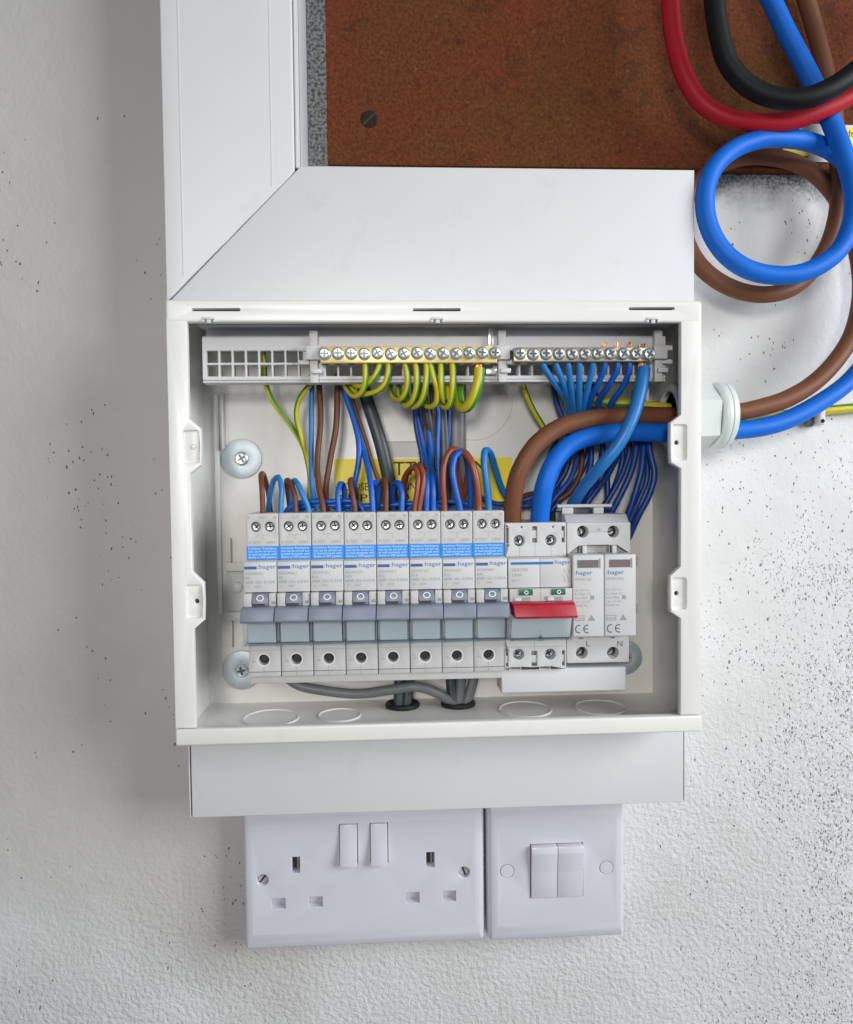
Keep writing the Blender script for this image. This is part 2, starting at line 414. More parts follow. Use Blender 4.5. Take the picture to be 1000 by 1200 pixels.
def quad(bm, x0, x1, z0, z1, d, mi=0):
    f = bm.faces.new([bm.verts.new(V(x, z, d)) for x, z in ((x0, z0), (x1, z0), (x1, z1), (x0, z1))]); f.material_index = mi; return bm
def ringflat(bm, x, z, d, r0, r1, n=24, mi=0, sx=1.):
    a = [bm.verts.new(V(x+r0*sx*math.cos(2*math.pi*k/n), z+r0*math.sin(2*math.pi*k/n), d)) for k in range(n)]
    b = [bm.verts.new(V(x+r1*sx*math.cos(2*math.pi*k/n), z+r1*math.sin(2*math.pi*k/n), d)) for k in range(n)]
    for k in range(n):
        f = bm.faces.new((a[k], b[k], b[(k+1) % n], a[(k+1) % n])); f.material_index = mi
def screw_head(bm, x, z, d, r, h=1.2, ang=0., slot=False, mi=0, md=1, dome=.5, seg=18):
    lathe(bm, [(r, 0), (r, h*.5), (r*.92, h*.8), (r*.72, h), (r*.66, h*.98)], (x, z, d), 'd', seg, mi)
    for a in ([ang] if slot else [ang, ang+math.pi/2]):
        L_, w_ = r*(.95 if slot else .62), r*.16
        c, s = math.cos(a), math.sin(a); vs = []
        for u, v in ((-L_, -w_), (L_, -w_), (L_, w_), (-L_, w_)): vs.append(bm.verts.new(V(x+u*c-v*s, z+u*s+v*c, d+h+.06+(0.02 if a == ang else 0))))
        f = bm.faces.new(vs); f.material_index = md
    return bm

# ------------------------------------------------------------------ setting
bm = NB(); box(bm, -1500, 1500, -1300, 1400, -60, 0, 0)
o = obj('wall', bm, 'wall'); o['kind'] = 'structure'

t = thing('backing_board', 'dark brown hardboard panel fixed to the wall above the white trunking', 'board', (-42, 236, 0))
bm = NB(); box(bm, -42, 520, 231.5, 640, .5, 9, .6); obj('panel', bm, 'board', t)
bm = NB(); screw_head(bm, -16.6, 258.6, 8.4, 5.4, 1.1, .75, True, 0, 1); obj('screw', bm, ['rust', 'black'], t)

# trunking
def loopbox(bm, x0, x1, z0, z1, d0, d1, sides, th=1.6):
    box(bm, x0, x1, z0, z1, d0, d0+2, 0)
    if 'l' in sides: box(bm, x0, x0+th, z0, z1, d0+2.01, d1, .3)
    if 'r' in sides: box(bm, x1-th, x1, z0, z1, d0+2.01, d1, .3)
    if 'b' in sides: box(bm, x0+th, x1-th, z0, z0+th, d0+2.02, d1, .3)
    if 't' in sides: box(bm, x0+th, x1-th, z1-th, z1, d0+2.02, d1, .3)
t = thing('cable_trunking', 'white vertical plastic trunking running up the wall from the left of the unit', 'trunking', (-92, 138, 0))
bm = NB(); loopbox(bm, -127.2, -54.4, 138, 640, .5, 46.5, 'lr'); box(bm, -57.6, -54.4, 213.9, 640, 43.5, 46.4, .5)
obj('base', bm, 'trunk', t)
mit = [(-127.9+71.2*k/24+random.uniform(-.14, .14), 138.9+71.2*k/24+.55+random.uniform(-.14, .14)) for k in range(1, 24)]
bm = NB(); plate(bm, [(-128.4, 139.4)]+mit+[(-57.2, 210.9), (-57.2, 640), (-128.4, 640)], [], 40, 50, 1.1, 3)
for x in (-118.5, -69.5): box(bm, x-.5, x+.5, 153 if x < -100 else 202, 640, 49.9, 50.10, .09)
obj('lid', bm, 'trunk', t)
bm = NB(); box(bm, -56.6, -55.0, 213.0, 640, 46.6, 48.2, .5); obj('lid_edge', bm, 'trunk', t)
t = thing('cable_trunking', 'wide white horizontal trunking mitred at its left end, directly above the open unit', 'trunking', (20, 134, 0))
bm = NB(); loopbox(bm, -54.2, 166.8, 134, 213, .5, 46.5, 'rbt'); obj('base', bm, 'trunk', t)
bm = NB(); plate(bm, [(-127.6, 138.6), (-128.4, 134.3), (167.4, 134.3), (167.4, 213.6), (-53.6, 213.6)], [], 40, 50, .8, 3); obj('lid', bm, 'trunk', t)
t = thing('cable_trunking', 'short white trunking length fixed under the unit, above both wall plates', 'trunking', (20, -149, 0))
bm = NB(); loopbox(bm, -121.2, 162.2, -148.2, -98.6, .5, 45.5, 'lrb'); box(bm, -121.9, -121.22, -148.6, -99, 2, 49.6, .15); box(bm, 162.22, 162.9, -148.6, -99, 2, 49.4, .15); obj('base', bm, 'trunk', t)
bm = NB(); plate(bm, rect(-120.5, 161.5, -149, -98.7), [], 46, 50, .6, 3); obj('lid', bm, 'trunk', t)

# ------------------------------------------------------------------ the enclosure
cu = thing('consumer_unit', 'open white steel consumer unit with its front cover removed', 'fuse box', (19, -97, 0))
bm = NB()
box(bm, -120.5, 159, -97.2, 133, .4, 9, .3)
box(bm, -120.5, -119.2, -95.9, 131.6, 9.01, 78, 0); box(bm, 157.7, 159, -95.9, 131.6, 9.01, 78, 0)
box(bm, -120.5, 159, 131.7, 133, 9.01, 78, 0); box(bm, -120.5, 159, -97.2, -95.9, 9.01, 78, 0)
obj('shell', bm, 'steel_white', cu)
# embossed back: raised ledges, knock-outs and crease lines
bm = NB(); box(bm, -111, 150, -70, 118, 9.01, 10.2, .5); obj('raised_panel', bm, 'steel_white', cu)
for a in ((-112.5, -109.5, -40, 93, 10.3, 12.2, .8), (141, 143, -70, 30, 10.3, 11.2, .4)):
    bm = NB(); box(bm, *a); obj('ledge', bm, 'steel_white', cu)
for p, r in (((555, 470), 24), ((690, 615-30), 20)):
    q = at(*p, 10.2); bm = NB(); lathe(bm, [(r+.35, 0), (r+.2, .12), (r-.2, .12), (r-.35, 0)], (q.x, q.y, 10.2), 'd', 48, caps=False)
    obj('knockout_ring', bm, 'groove', cu)
# side flanges with recessed screw tabs
def tabs(edge, out, rows, sgn):
    pts = []
    for (za, zb, zc, zd) in rows:       # edge leaves, reaches the tab, leaves the tab, back on the edge
        pts += [(edge, za), (edge+sgn*5.7, zb), (edge+sgn*5.9, (zb+zc)/2), (edge+sgn*5.5, zc), (edge, zd)]
    return pts
lrows = [(72.8, 67.6, 48.7, 44.3), (-6.5, -12.3, -31.9, -36.7)]
rrows = [(73.1, 69, 47.7, 44.5), (-8, -12.9, -32.3, -36)]
for side in (0, 1):
    edge = (-109.8, 148.1)[side]; out = (-120.4, 159.2)[side]; sgn = (1, -1)[side]; rows = (lrows, rrows)[side]
    pts = [(out, 124)]+[(edge, 124)]+tabs(edge, out, rows, sgn)+[(edge, -88.4), (out, -88.4)]
    holes = [rect(*sorted((edge-sgn*3.2, edge+sgn*4.6)), r_[2]+1.2, r_[1]-1.2, 1.2, 3) for r_ in rows]
    bm = NB(); plate(bm, pts, holes, 75.8, 79.4, .55, 3)
    fl = obj('side_flange', bm, 'steel_white', cu)
    for k, r_ in enumerate(rows):
        zc = (r_[1]+r_[2])/2
        bm = NB(); plate(bm, rect(*sorted((edge-sgn*3.9, edge+sgn*5.3)), r_[2]+.4, r_[1]-.4, 1.2, 3), [circ(edge+sgn*1.6, zc, 1.25, 14)] if (side or k) else [], 75.2, 77.6, .3, 2)
        if not (side or k): lathe(bm, [(1.6, 0), (1.3, .5), (.6, .8)], (edge+sgn*1.6, zc, 77.6), 'd', 14)
        tb = obj('screw_tab', bm, 'steel_white', fl)
        if side or k:
            bm = NB(); lathe(bm, [(1.2, 0), (1.2, 1)], (edge+sgn*1.6, zc, 74.9), 'd', 12); obj('screw_hole', bm, 'dark', fl)
bm = NB(); plate(bm, rect(-120.6, 159.4, 121.8, 133.2, 2.0, 4), [rect(-107.3, -82.6, 127.4, 128.9, .5, 2), rect(6.1, 31, 127.5, 129, .5, 2), rect(120, 144.6, 128.2, 129.7, .5, 2)], 75.6, 79.5, 1.3, 4, hbev=.2)
box(bm, -118, 157, 130.4, 131.5, 60, 75.5, 0)
tf = obj('top_flange', bm, 'steel_white', cu)
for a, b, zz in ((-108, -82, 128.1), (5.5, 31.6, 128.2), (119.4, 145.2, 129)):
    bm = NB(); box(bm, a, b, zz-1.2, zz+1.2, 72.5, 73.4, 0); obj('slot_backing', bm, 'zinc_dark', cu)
for x in (-98.6, 18.9, 132.8):
    bm = NB(); box(bm, x-3.2, x+3.2, 123.1, 124.3, 79.3, 80.3, .2); box(bm, x-1.1, x+1.1, 121.2, 123.05, 78.6, 80.3, .2)
    box(bm, x-3.6, x-2.2, 121.6, 123.05, 79.3, 80.2, .2); box(bm, x+2.2, x+3.6, 121.6, 123.05, 79.3, 80.2, .2)
    box(bm, x-2.2, x-1.15, 121.4, 123, 79.35, 79.8, 0, mi=1); box(bm, x+1.15, x+2.2, 121.4, 123, 79.35, 79.8, 0, mi=1)
    obj('cover_clip', bm, ['holder', 'zinc_dark'], cu)
bm = NB(); box(bm, -120.3, 159.8, -97.6, -88.8, 74, 80, 1.1, 4); obj('bottom_lip', bm, 'steel_white', cu)
# floor knock-outs
for px, py, d, rx in ((318, 842, 42, 16), (398, 836, 40, 12.5), (615.6, 833, 38, 15.5), (704, 830, 38, 15)):
    q = at(px, py, d); bm = NB()
    lathe(bm, [(rx, 0), (rx, .7), (rx-.5, .9), (rx-.9, .5), (rx-1.2, .25), (.5, .2)], (q.x, -95.9, d), 'z', 40)
    obj('knockout', bm, 'steel_white', cu)
# din rail
bm = NB(); prism(bm, [(-8.5, 15.6), (-8.5, 16.8), (-13.6, 16.8), (-13.6, 11.6), (-38.4, 11.6), (-38.4, 16.8), (-43.5, 16.8), (-43.5, 15.6), (-39.6, 15.6), (-39.6, 10.4), (-12.4, 10.4), (-12.4, 15.6)], -106.8, 146, .15)
box(bm, -105, -103.4, -8.3, 6, 10.3, 15, .3); box(bm, -105, -103.4, -60, -44, 10.3, 15, .3)
lathe(bm, [(3.4, 0), (3.1, 1.4), (2, 2)], (-100.5, -24, 11.7), 'd', 16)
obj('din_rail', bm, 'rail', cu)

def washer(px, py, r, label, ang, d=10.3):
    q = at(px, py, d); t = thing('washer', label, 'washer', (q.x, q.y, d), 'screws with big washers')
    bm = NB(); plate(bm, circ(q.x, q.y, r, 40), [circ(q.x, q.y, 2.6, 16)], d, d+1.5, .4, 2); obj('disc', bm, 'washer', t)
    bm = NB(); screw_head(bm, q.x, q.y, d+1.1, 4.3, 2.2, ang); obj('screw', bm, ['zinc', 'zinc_dark'], t)
washer(284, 537.5, 12.0, 'round zinc washer with cross head screw on the back panel, upper left', .5)
washer(284, 785, 12.0, 'zinc washer partly hidden by the lower left corner of the breaker row', .2)
washer(732, 770, 11.0, 'zinc washer peeping out behind the lower right of the surge protector', .2)

# yellow sticker on the back panel
a, b = at(392, 538, 10.3), at(600, 537, 10.3)
t = thing('warning_sticker', 'yellow warning sticker on the back panel behind the wires', 'sticker', (a.x, 20, 10.3))
bm = NB(); plate(bm, rect(a.x, b.x, 16, a.y, .5, 2), [], 10.25, 10.45, 0); obj('sheet', bm, 'sticker', t)
bm = NB(); q = at(446, 557, 10.5); letters(bm, 'ATTENTION', q.x, q.y, 10.52, 12, 66, bold=.012)
q = at(404, 575, 10.5); letters(bm, 'CLOSE ALL CONNECTIONS', q.x-1.5, q.y, 10.52, 6.6, 68)
q = at(398, 588, 10.5); letters(bm, 'SUPPLIED ON', q.x, q.y, 10.52, 6.6, 62)
obj('lettering', bm, 'ink_black', t)
t = thing('printed_note', 'small grey printed note above the yellow sticker', 'sticker', (10, 55, 10.3))
a, b = at(452, 518, 10.3), at(512, 518, 10.3); bm = NB(); quad(bm, a.x, b.x, 54.2, a.y, 10.34); obj('sheet', bm, 'paper', t)
bm = NB(); quad(bm, a.x, b.x, a.y-.25, a.y+.25, 10.4); q = at(489, 536, 10.4); letters(bm, 'NB', q.x, q.y, 10.4, 4.6, 6); obj('lettering', bm, 'ink_grey', t)

# ------------------------------------------------------------------ terminal holder and bars
th = thing('terminal_holder', 'grey white plastic terminal carrier with square windows along the top of the unit', 'terminal holder', (20, 95, 10))
holes = []
for k in range(35):
    x = -105.7+7.17*k
    if x+6 > 147: break
    if -52.5 < x+3 < -42.5 or 53.5 < x+3 < 60.5 or x+3 > 139: continue
    holes += [rect(x, x+6.1, 104.9, 111.4, .3, 1), rect(x, x+6.1, 97.5, 103.7, .3, 1)]
bm = NB(); plate(bm, rect(-108, 148.6, 95.4, 118.4, .8, 2), holes, 53, 56, .3, 1); obj('window_plate', bm, 'holder', th)
bm = NB(); box(bm, -107.6, 148.4, 118.5, 126.2, 46, 48, .3); box(bm, -109.2, 150.4, 124.5, 125.7, 48.1, 58, .4); box(bm, -107.8, 148.6, 118.0, 119.2, 47, 55.8, .3)
obj('top_shelf', bm, 'holder', th)
bm = NB(); box(bm, -108, 148.5, 94.0, 95.3, 46, 55.8, .3); obj('lower_lip', bm, 'holder', th)
for k in range(0, 36):
    bm = NB(); box(bm, -107.0+7.17*k, -106.2+7.17*k, 95.4, 103.9, 46, 52.9, 0); obj('rib', bm, 'holder', th)
bm = NB()
box(bm, -107.2, -105.9, 60, 94, 10.3, 16, .4); box(bm, 143, 145, 78, 94, 12, 40, .4)
obj('strut', bm, 'holder', th)
for x, l, r in ((-47.3, 1, 0), (55.6, 1, 1), (143, 0, 1)):
    bm = NB(); box(bm, x-2.2, x+2.2, 93.2, 121.5, 56.1, 60.5, .5)
    box(bm, x-3.8, x+3.8, 105.2, 112.8, 60.6, 64, .5)
    if l: box(bm, x-8.5, x-2.3, 103.2, 105.6, 56.2, 60, .4); box(bm, x-8.8, x-2.3, 110.5, 113.3, 56.2, 60, .4); box(bm, x-6, x-2.3, 105.7, 110.4, 56.2, 59, .2)
    if r: box(bm, x+2.3, x+8, 103.2, 105.6, 56.2, 60, .4); box(bm, x+2.3, x+8, 110.5, 113.3, 56.2, 60, .4)
    box(bm, x-1.2, x+4.4, 98, 100.5, 60.6, 63, .4)
    obj('bar_bracket', bm, 'holder', th)
bm = NB(); box(bm, 48, 51, 113, 123, 56.2, 59, .5); box(bm, 46.5, 52.5, 97.5, 101, 57, 60, .5); obj('retaining_screw', bm, 'zinc', th)

def bar(name, label, x0, x1, z0, z1, xs, zs, mats, r, brassm):
    t = thing(name, label, 'terminal bar', ((x0+x1)/2, z0, 60))
    holes = []
    bm = NB(); box(bm, x0, x1, z0, z1, 57, 66, .5)
    for x in xs:                                     # wire entries along the underside
        lathe(bm, [(2.2, 0), (2.2, .15)], (x, z0-.1, 61.5), 'z', 12, 1)
    obj('bar', bm, [brassm, 'dark'], t)
    src = None
    for i, x in enumerate(xs):
        z = zs[0]+(zs[1]-zs[0])*i/(len(xs)-1)
        if i % 4 == 0 or src is None:
            bm = NB(); screw_head(bm, 0, 0, 0, 3.35, 2.6, i*1.3); me = obj('screw', bm, ['zinc', 'zinc_dark'], t)
            src = me; so = me
        else:
            so = src.copy(); C.objects.link(so)
        rel = Vector((x, z+random.uniform(-.3, .3), 66))-ROOT[t.name]
        # mesh of the first screw was shifted by the root origin: place it relative to the thing
        so.location = V(*(rel+ROOT[t.name]))*MM
        so.rotation_euler = (0, 0, 0)
    return t
bar('earth_bar', 'bright brass earth terminal bar holding the yellow and green wires', -43.4, 52, 103, 112, [-40.9+7.05*k for k in range(14)], (107.7, 108), None, 3.3, 'brass')
bar('neutral_bar', 'dull brass neutral terminal bar holding the blue wires', 60.9, 137.6, 103.4, 111.2, [64.2+7.1*k for k in range(11)], (107.5, 107.4), None, 3.3, 'brass_dull')

# ------------------------------------------------------------------ breakers
X0 = -85.4; PITCH = 17.7
r0 = thing('circuit_breaker', '', 'circuit breaker', (X0+8.8, -24, 16))
bm = NB()
prism(bm, [(22.6, 17), (22.6, 55), (-2.5, 55), (-2.5, 66.5), (-19.2, 66.5), (-19.2, 64), (-33.5, 64), (-33.5, 63), (-48, 63), (-48, 54), (-67, 54), (-67, 17)], X0+.1, X0+17.5, .25)
box(bm, X0+.25, X0+4.5, -26.2, -19.3, 63, 73, .4); box(bm, X0+13.4, X0+17.4, -26.2, -19.3, 63, 72.2, .4)
box(bm, X0+15, X0+17.42, -25, -23.4, 70, 72.35, .1, mi=1)
obj('body', bm, ['breaker', 'ink_grey'], r0)
bm = NB(); plate(bm, rect(X0+.1, X0+17.5, -2.4, 22.8, .7, 2), [circ(X0+5.1, 15.5, 2.75), circ(X0+12.6, 15.5, 2.75)], 55.05, 60.5, .4, 2)
f1 = obj('upper_face', bm, 'breaker', r0)
bm = NB()
letters(bm, 'L', X0+1.2, 20.0, 60.56, 2.3); letters(bm, 'OUT', X0+6.6, 20.0, 60.56, 2.2, 4.4); letters(bm, 'N', X0+14.6, 20.0, 60.56, 2.3)
letters(bm, 'R TEST', X0+1.4, 6.2, 60.56, 2.1, 6.2); letters(bm, 'HERE', X0+10.6, 6.2, 60.56, 2.1, 5)
quad(bm, X0+5, X0+12.5, 11.0, 11.18, 60.56); quad(bm, X0+8.8, X0+8.93, 8.4, 11, 60.56)
obj('lettering', bm, 'ink_grey', f1)
bm = NB(); plate(bm, rect(X0+.2, X0+17.5, -48.9+.4-18.3, -48.2, .7, 2), [circ(X0+8.3, -57.5, 2.9)], 54.05, 60.5, .35, 2)
f2 = obj('lower_face', bm, 'breaker', r0)
bm = NB(); quad(bm, X0+.3, X0+17.4, -52.2, -52.05, 60.56); quad(bm, X0+.3, X0+17.4, -64.3, -63.95, 60.56, 1); quad(bm, X0+8.1, X0+8.3, -66.5, -60.6, 60.57)
letters(bm, 'L', X0+2.2, -57, 60.56, 1.9); letters(bm, 'IN', X0+2.0, -59, 60.56, 1.9)
obj('lettering', bm, ['ink_grey', 'ink_dark'], f2)
bm = NB(); ringflat(bm, X0+8.3, -57.5, 60.58, 3.2, 3.65); obj('terminal_rim', bm, 'ink_pure', r0)
for k, x in enumerate((X0+5.1, X0+12.6)):
    bm = NB(); screw_head(bm, x, 15.5, 56, 2.45, 1.6, 2.2+1.1*k, False, 0, 1, seg=16); obj('terminal_screw', bm, ['zinc', 'black'], r0)
bm = NB(); lathe(bm, [(3.2, 0), (3.2, .3)], (X0+8.3, -57.5, 55), 'd', 16); screw_head(bm, X0+8.3, -57.5, 55.3, 2.1, .8, .9, True, 0, 0, seg=12)
obj('terminal_screw', bm, 'dark', r0)
bm = NB(); box(bm, X0+.05, X0+17.55, -2.3, 5.0, 60.52, 60.72, 0)
ls = obj('label_strip', bm, 'label_blue', r0)
bm = NB()
for i, s in enumerate(('Insulation Resistance', 'test can be carried out', 'at load terminals with', 'device in OFF position')):
    letters(bm, s, X0+1, 3.25-1.62*i, 60.78, 1.75, 15.3, bold=.006)
obj('lettering', bm, 'ink_white', ls)
bm = NB(); box(bm, X0+.1, X0+17.5, -19.0, -2.7, 60.9, 70, .45)
fp = obj('front_panel', bm, 'breaker_white', r0)
def front_print(code, rating):
    bm = NB(); quad(bm, X0+.5, X0+7, -6.6, -5.0, 70.06, 1)
    letters(bm, ':hager', X0+7.4, -6.3, 70.07, 3.3, 9.6, mi=0, bold=.01)
    letters(bm, code, X0+.9, -9.6, 70.06, 2.2, 9.5, mi=2); letters(bm, rating, X0+.9, -11.9, 70.06, 2.1, 3.2 if len(rating) > 2 else 2.3, mi=2)
    letters(bm, '6000', X0+.9, -14.2, 70.06, 2.1, 4.2, mi=2, bold=.02); letters(bm, 'I\u0394n 0.03A', X0+6.2, -14.2, 70.06, 2.3, 10.4, mi=2)
    letters(bm, '3', X0+1.8, -16.6, 70.06, 1.9, mi=2); letters(bm, '230V', X0+5.6, -16.4, 70.06, 1.7, 3.6, mi=2)
    return bm
obj('lettering', front_print('ADA956U', 'B6'), ['ink_blue', 'ink_blue_dark', 'ink_grey'], fp)
bm = NB(); prism(bm, [(-26.0, 66), (-26.0, 78.6), (-26.8, 79.4), (-32.6, 81), (-33.7, 80.4), (-33.9, 66)], X0-.1, X0+17.2, .35, sk=-.045)
prism(bm, [(-19.4, 64.2), (-19.4, 70.8), (-21.5, 72.6), (-24.6, 73.5), (-24.6, 72.2), (-25.9, 72.2), (-25.9, 64.2)], X0+4.7, X0+13.2, .2)
tg = obj('toggle', bm, 'toggle', r0)
bm = NB()
for k in range(24):
    a0, a1 = 2*math.pi*k/24, 2*math.pi*(k+1)/24
    fv = []
    for r_, a in ((1.45, a0), (2.0, a0), (2.0, a1), (1.45, a1)):
        z = -21.7+r_*.78*math.sin(a); d = 70.8+(72.6-70.8)*min(1, (-19.4-z)/2.1) + max(0, (-21.5-z))*.29
        fv.append(bm.verts.new(V(X0+9+r_*math.cos(a), z, d+.08)))
    bm.faces.new(fv)
obj('lettering', bm, 'ink_pure', tg)
bm = NB(); quad(bm, X0+4.9, X0+11.3, -25.7, -24.65, 72.35); obj('slot', bm, 'dark', tg)
# clear flip label holder with a paper slip behind
bm = NB(); prism(bm, [(-34.2, 76.8), (-34.2, 77.8), (-47.3, 72.2), (-47.3, 64), (-46.5, 64), (-46.5, 71.4)], X0+.2, X0+17.4, .12)
box(bm, X0-.8, X0+1.6, -47.6, -44.2, 71, 73.2, .5)
obj('label_holder', bm, 'clear', r0)
bm = NB(); prism(bm, [(-34.6, 68.6), (-34.6, 68.9), (-46.4, 67.4), (-46.4, 67.1)], X0+1.4, X0+16.2, 0); obj('paper_slip', bm, 'slip', r0)

ords = ['first', 'second', 'third', 'fourth', 'fifth', 'sixth', 'seventh', 'eighth']
texts = ['leftmost grey breaker of the row, beside the bare back panel', 'grey breaker second from the left, light blue and brown wires above it', 'grey breaker third from the left in the row', 'grey breaker fourth from the left, left of the row\'s middle',
         'grey breaker fifth from the left, right of the row\'s middle', 'grey breaker sixth from the left, under paired brown wires', 'grey breaker seventh from the left, under the large brown loop', 'eighth and last grey breaker, touching the red main switch']
for k in range(8):
    o = r0 if k == 0 else copy_tree(r0)
    o.location = V(X0+8.8+PITCH*k, -24+(-.2+.05*(k % 3)), 16+(.25 if k in (2, 5) else 0))*MM
    if k:
        rt = ('B6', 'B6', 'B16', 'B20', 'B32', 'B16', 'B32', 'B40')[k]
        tmp = obj('lettering', front_print('ADA9%sU' % (rt[1:]+'6')[:2], rt), ['ink_blue', 'ink_blue_dark', 'ink_grey'], fp)
        for ch in o.children:
            if ch.name.startswith('front_panel'): ch.children[0].data = tmp.data
        bpy.data.objects.remove(tmp)
    o['label'] = texts[k]; o['group'] = 'grey circuit breakers in a row'

# busbar cover along the underside of the breakers
bm = NB(); box(bm, X0+.4, X0+PITCH*8-1, -71.6, -67.4, 30, 57.6, .5)
tag(obj('busbar', bm, 'breaker', None, (-16, -71.6, 40)), 'long grey busbar strip under the row of breakers', 'busbar')

# main switch
ms = thing('main_switch', 'double width main switch with a long red handle', 'main switch', (73.5, -24, 16))
A, B = 56.6, 91.0
bm = NB(); prism(bm, [(15.4, 17), (15.4, 54), (-3.2, 54), (-3.2, 66), (-19.3, 66), (-19.3, 66), (-33.5, 66), (-33.5, 64), (-48.5, 64), (-48.5, 54), (-66, 54), (-66, 17)], A, B, .25)
box(bm, A+.2, B, -26.4, -19.5, 66.1, 72.5, .5)
obj('body', bm, 'breaker', ms)
def notch(x, w_, z0, z1): return rect(x, x+w_, z0, z1)
bm = NB(); plate(bm, rect(A, B-.5, -3.1, 15.6, .7, 2), [circ(64.2, 5.7, 3.1), circ(81.9, 5.8, 3.1), rect(A+.4, A+1.8, 4.2, 13), rect(71.6, 74.3, 4.6, 13.6), rect(88, 89.8, 4.6, 13.4), circ(65.6, 13.2, .55, 8), circ(83.2, 13.2, .55, 8)], 54.05, 61, .35, 2)
f = obj('upper_face', bm, 'breaker_white', ms)
bm = NB(); box(bm, 71.7, 74.2, 6.8, 11.4, 57, 60.2, .3); box(bm, 88.1, 89.7, 6.8, 11, 57, 60.2, .3); obj('catch', bm, 'breaker_white', f)
bm = NB()
for x in (64.3, 73, 82): quad(bm, x, x+.18, -3, 2.2 if x != 73 else 4.4, 61.06)
obj('seam', bm, 'ink_grey', f)
bm = NB(); plate(bm, rect(A-.8, B-.7, -66.6, -49.2, .7, 2), [circ(63.5, -57.7, 3.1), circ(81.3, -58, 3.1), rect(A-.3, A+1.2, -64.6, -56), rect(70.8, 74, -64.6, -56), rect(88, 89.5, -64.6, -56), rect(A+2, A+8, -66.2, -64.9), rect(75.4, 81, -66.2, -64.9)], 54.05, 61, .35, 2)
f = obj('lower_face', bm, 'breaker_white', ms)
bm = NB(); box(bm, 70.9, 73.9, -62.6, -58.4, 57, 60.2, .3); box(bm, A-.2, A+1.1, -62.6, -58.4, 57, 60.2, .3); box(bm, 88.1, 89.4, -62.6, -58.4, 57, 60.2, .3); obj('catch', bm, 'breaker_white', f)
bm = NB(); quad(bm, A-.5, B-1, -53.6, -53.4, 61.06); quad(bm, 72.4, 72.6, -56, -49.6, 61.06); obj('seam', bm, 'ink_grey', f)
for x, z, a in ((64.2, 5.7, 1.9), (81.9, 5.8, 2.5), (63.5, -57.7, .6), (81.3, -58, .5)):
    bm = NB(); lathe(bm, [(3.0, 0), (3.0, .2)], (x, z, 54.3), 'd', 16, 1); screw_head(bm, x, z, 54.6, 2.8, 1.8, a, False, 0, 1, seg=16); obj('terminal_screw', bm, ['zinc', 'black'], ms)
bm = NB(); box(bm, A, 73.85, -19.2, -3.4, 66.1, 70, .4); box(bm, 73.95, B, -19.2, -3.4, 66.1, 70, .4)
f = obj('front_panel', bm, 'breaker_white', ms)
bm = NB(); quad(bm, 58, 81.2, -6.6, -5.2, 70.06); letters(bm, ':hager', 81.4, -6.5, 70.06, 3.1, 9, bold=.01)
letters(bm, 'SBR290', 58.2, -10.2, 70.06, 2.4, 9, mi=1); letters(bm, '100A', 58.2, -13, 70.06, 2.3, 5.4, mi=1); letters(bm, '400 V~', 58.2, -15.8, 70.06, 1.9, 5, mi=1)
for x in (87.2, 89.4):
    quad(bm, x, x+.25, -16.5, -14, 70.06, 1); quad(bm, x, x+.25, -11.5, -9.4, 70.06, 1); letters(bm, '\\', x-1, -14.2, 70.06, 3, mi=1)
obj('lettering', bm, ['ink_blue', 'ink_grey'], f)
for x0, s in ((61.8, 'O'), (79.6, 'O\u2081')):
    bm = NB(); box(bm, x0, x0+7.6, -22.9, -19.6, 72.6, 73.2, .15); g = obj('position_flag', bm, 'green', ms)
    bm = NB(); ringflat(bm, x0+4, -21.3, 73.3, .7, 1.15)
    if len(s) > 1: letters(bm, ',', x0+5.6, -21.6, 73.28, 2)
    obj('lettering', bm, 'ink_pure', g)
    bm = NB(); quad(bm, x0-2.4, x0+6.2, -26.1, -24.0, 72.62); box(bm, x0-2.4, x0+1.2, -26, -24.1, 72.65, 73.4, .2, mi=1); obj('slot', bm, ['ink_grey', 'breaker_white'], ms)
bm = NB(); quad(bm, 75.6, 77.8, -25.4, -23.6, 72.62); quad(bm, 73.7, 73.9, -26, -19.8, 72.62); obj('seam', bm, 'ink_grey', ms)
bm = NB(); prism(bm, [(-26.2, 67), (-26.2, 79.5), (-27, 80.4), (-33.0, 82.6), (-34.0, 82), (-34.2, 67)], 57.2, 90.6, .4, sk=.15)
obj('handle', bm, 'red', ms)
bm = NB(); prism(bm, [(-34.4, 77.6), (-34.4, 78.6), (-47.6, 72.6), (-47.6, 64.5), (-46.8, 64.5), (-46.8, 71.8)], A+.3, B-.5, .12)
box(bm, A+.2, A+2, -47.8, -44.4, 71, 73.4, .5); box(bm, 72.6, 75, -47.8, -45, 71, 73.4, .4); box(bm, B-2.2, B-.4, -47.8, -44.4, 71, 73.4, .5); box(bm, 73.4, 74, -46.8, -34.8, 64.6, 73, .1)
obj('label_holder', bm, 'clear', ms)
bm = NB(); prism(bm, [(-34.8, 75.4), (-34.8, 75.7), (-46.4, 70.7), (-46.4, 70.4)], A+1, B-1, 0); obj('paper_slip', bm, 'paper', ms)

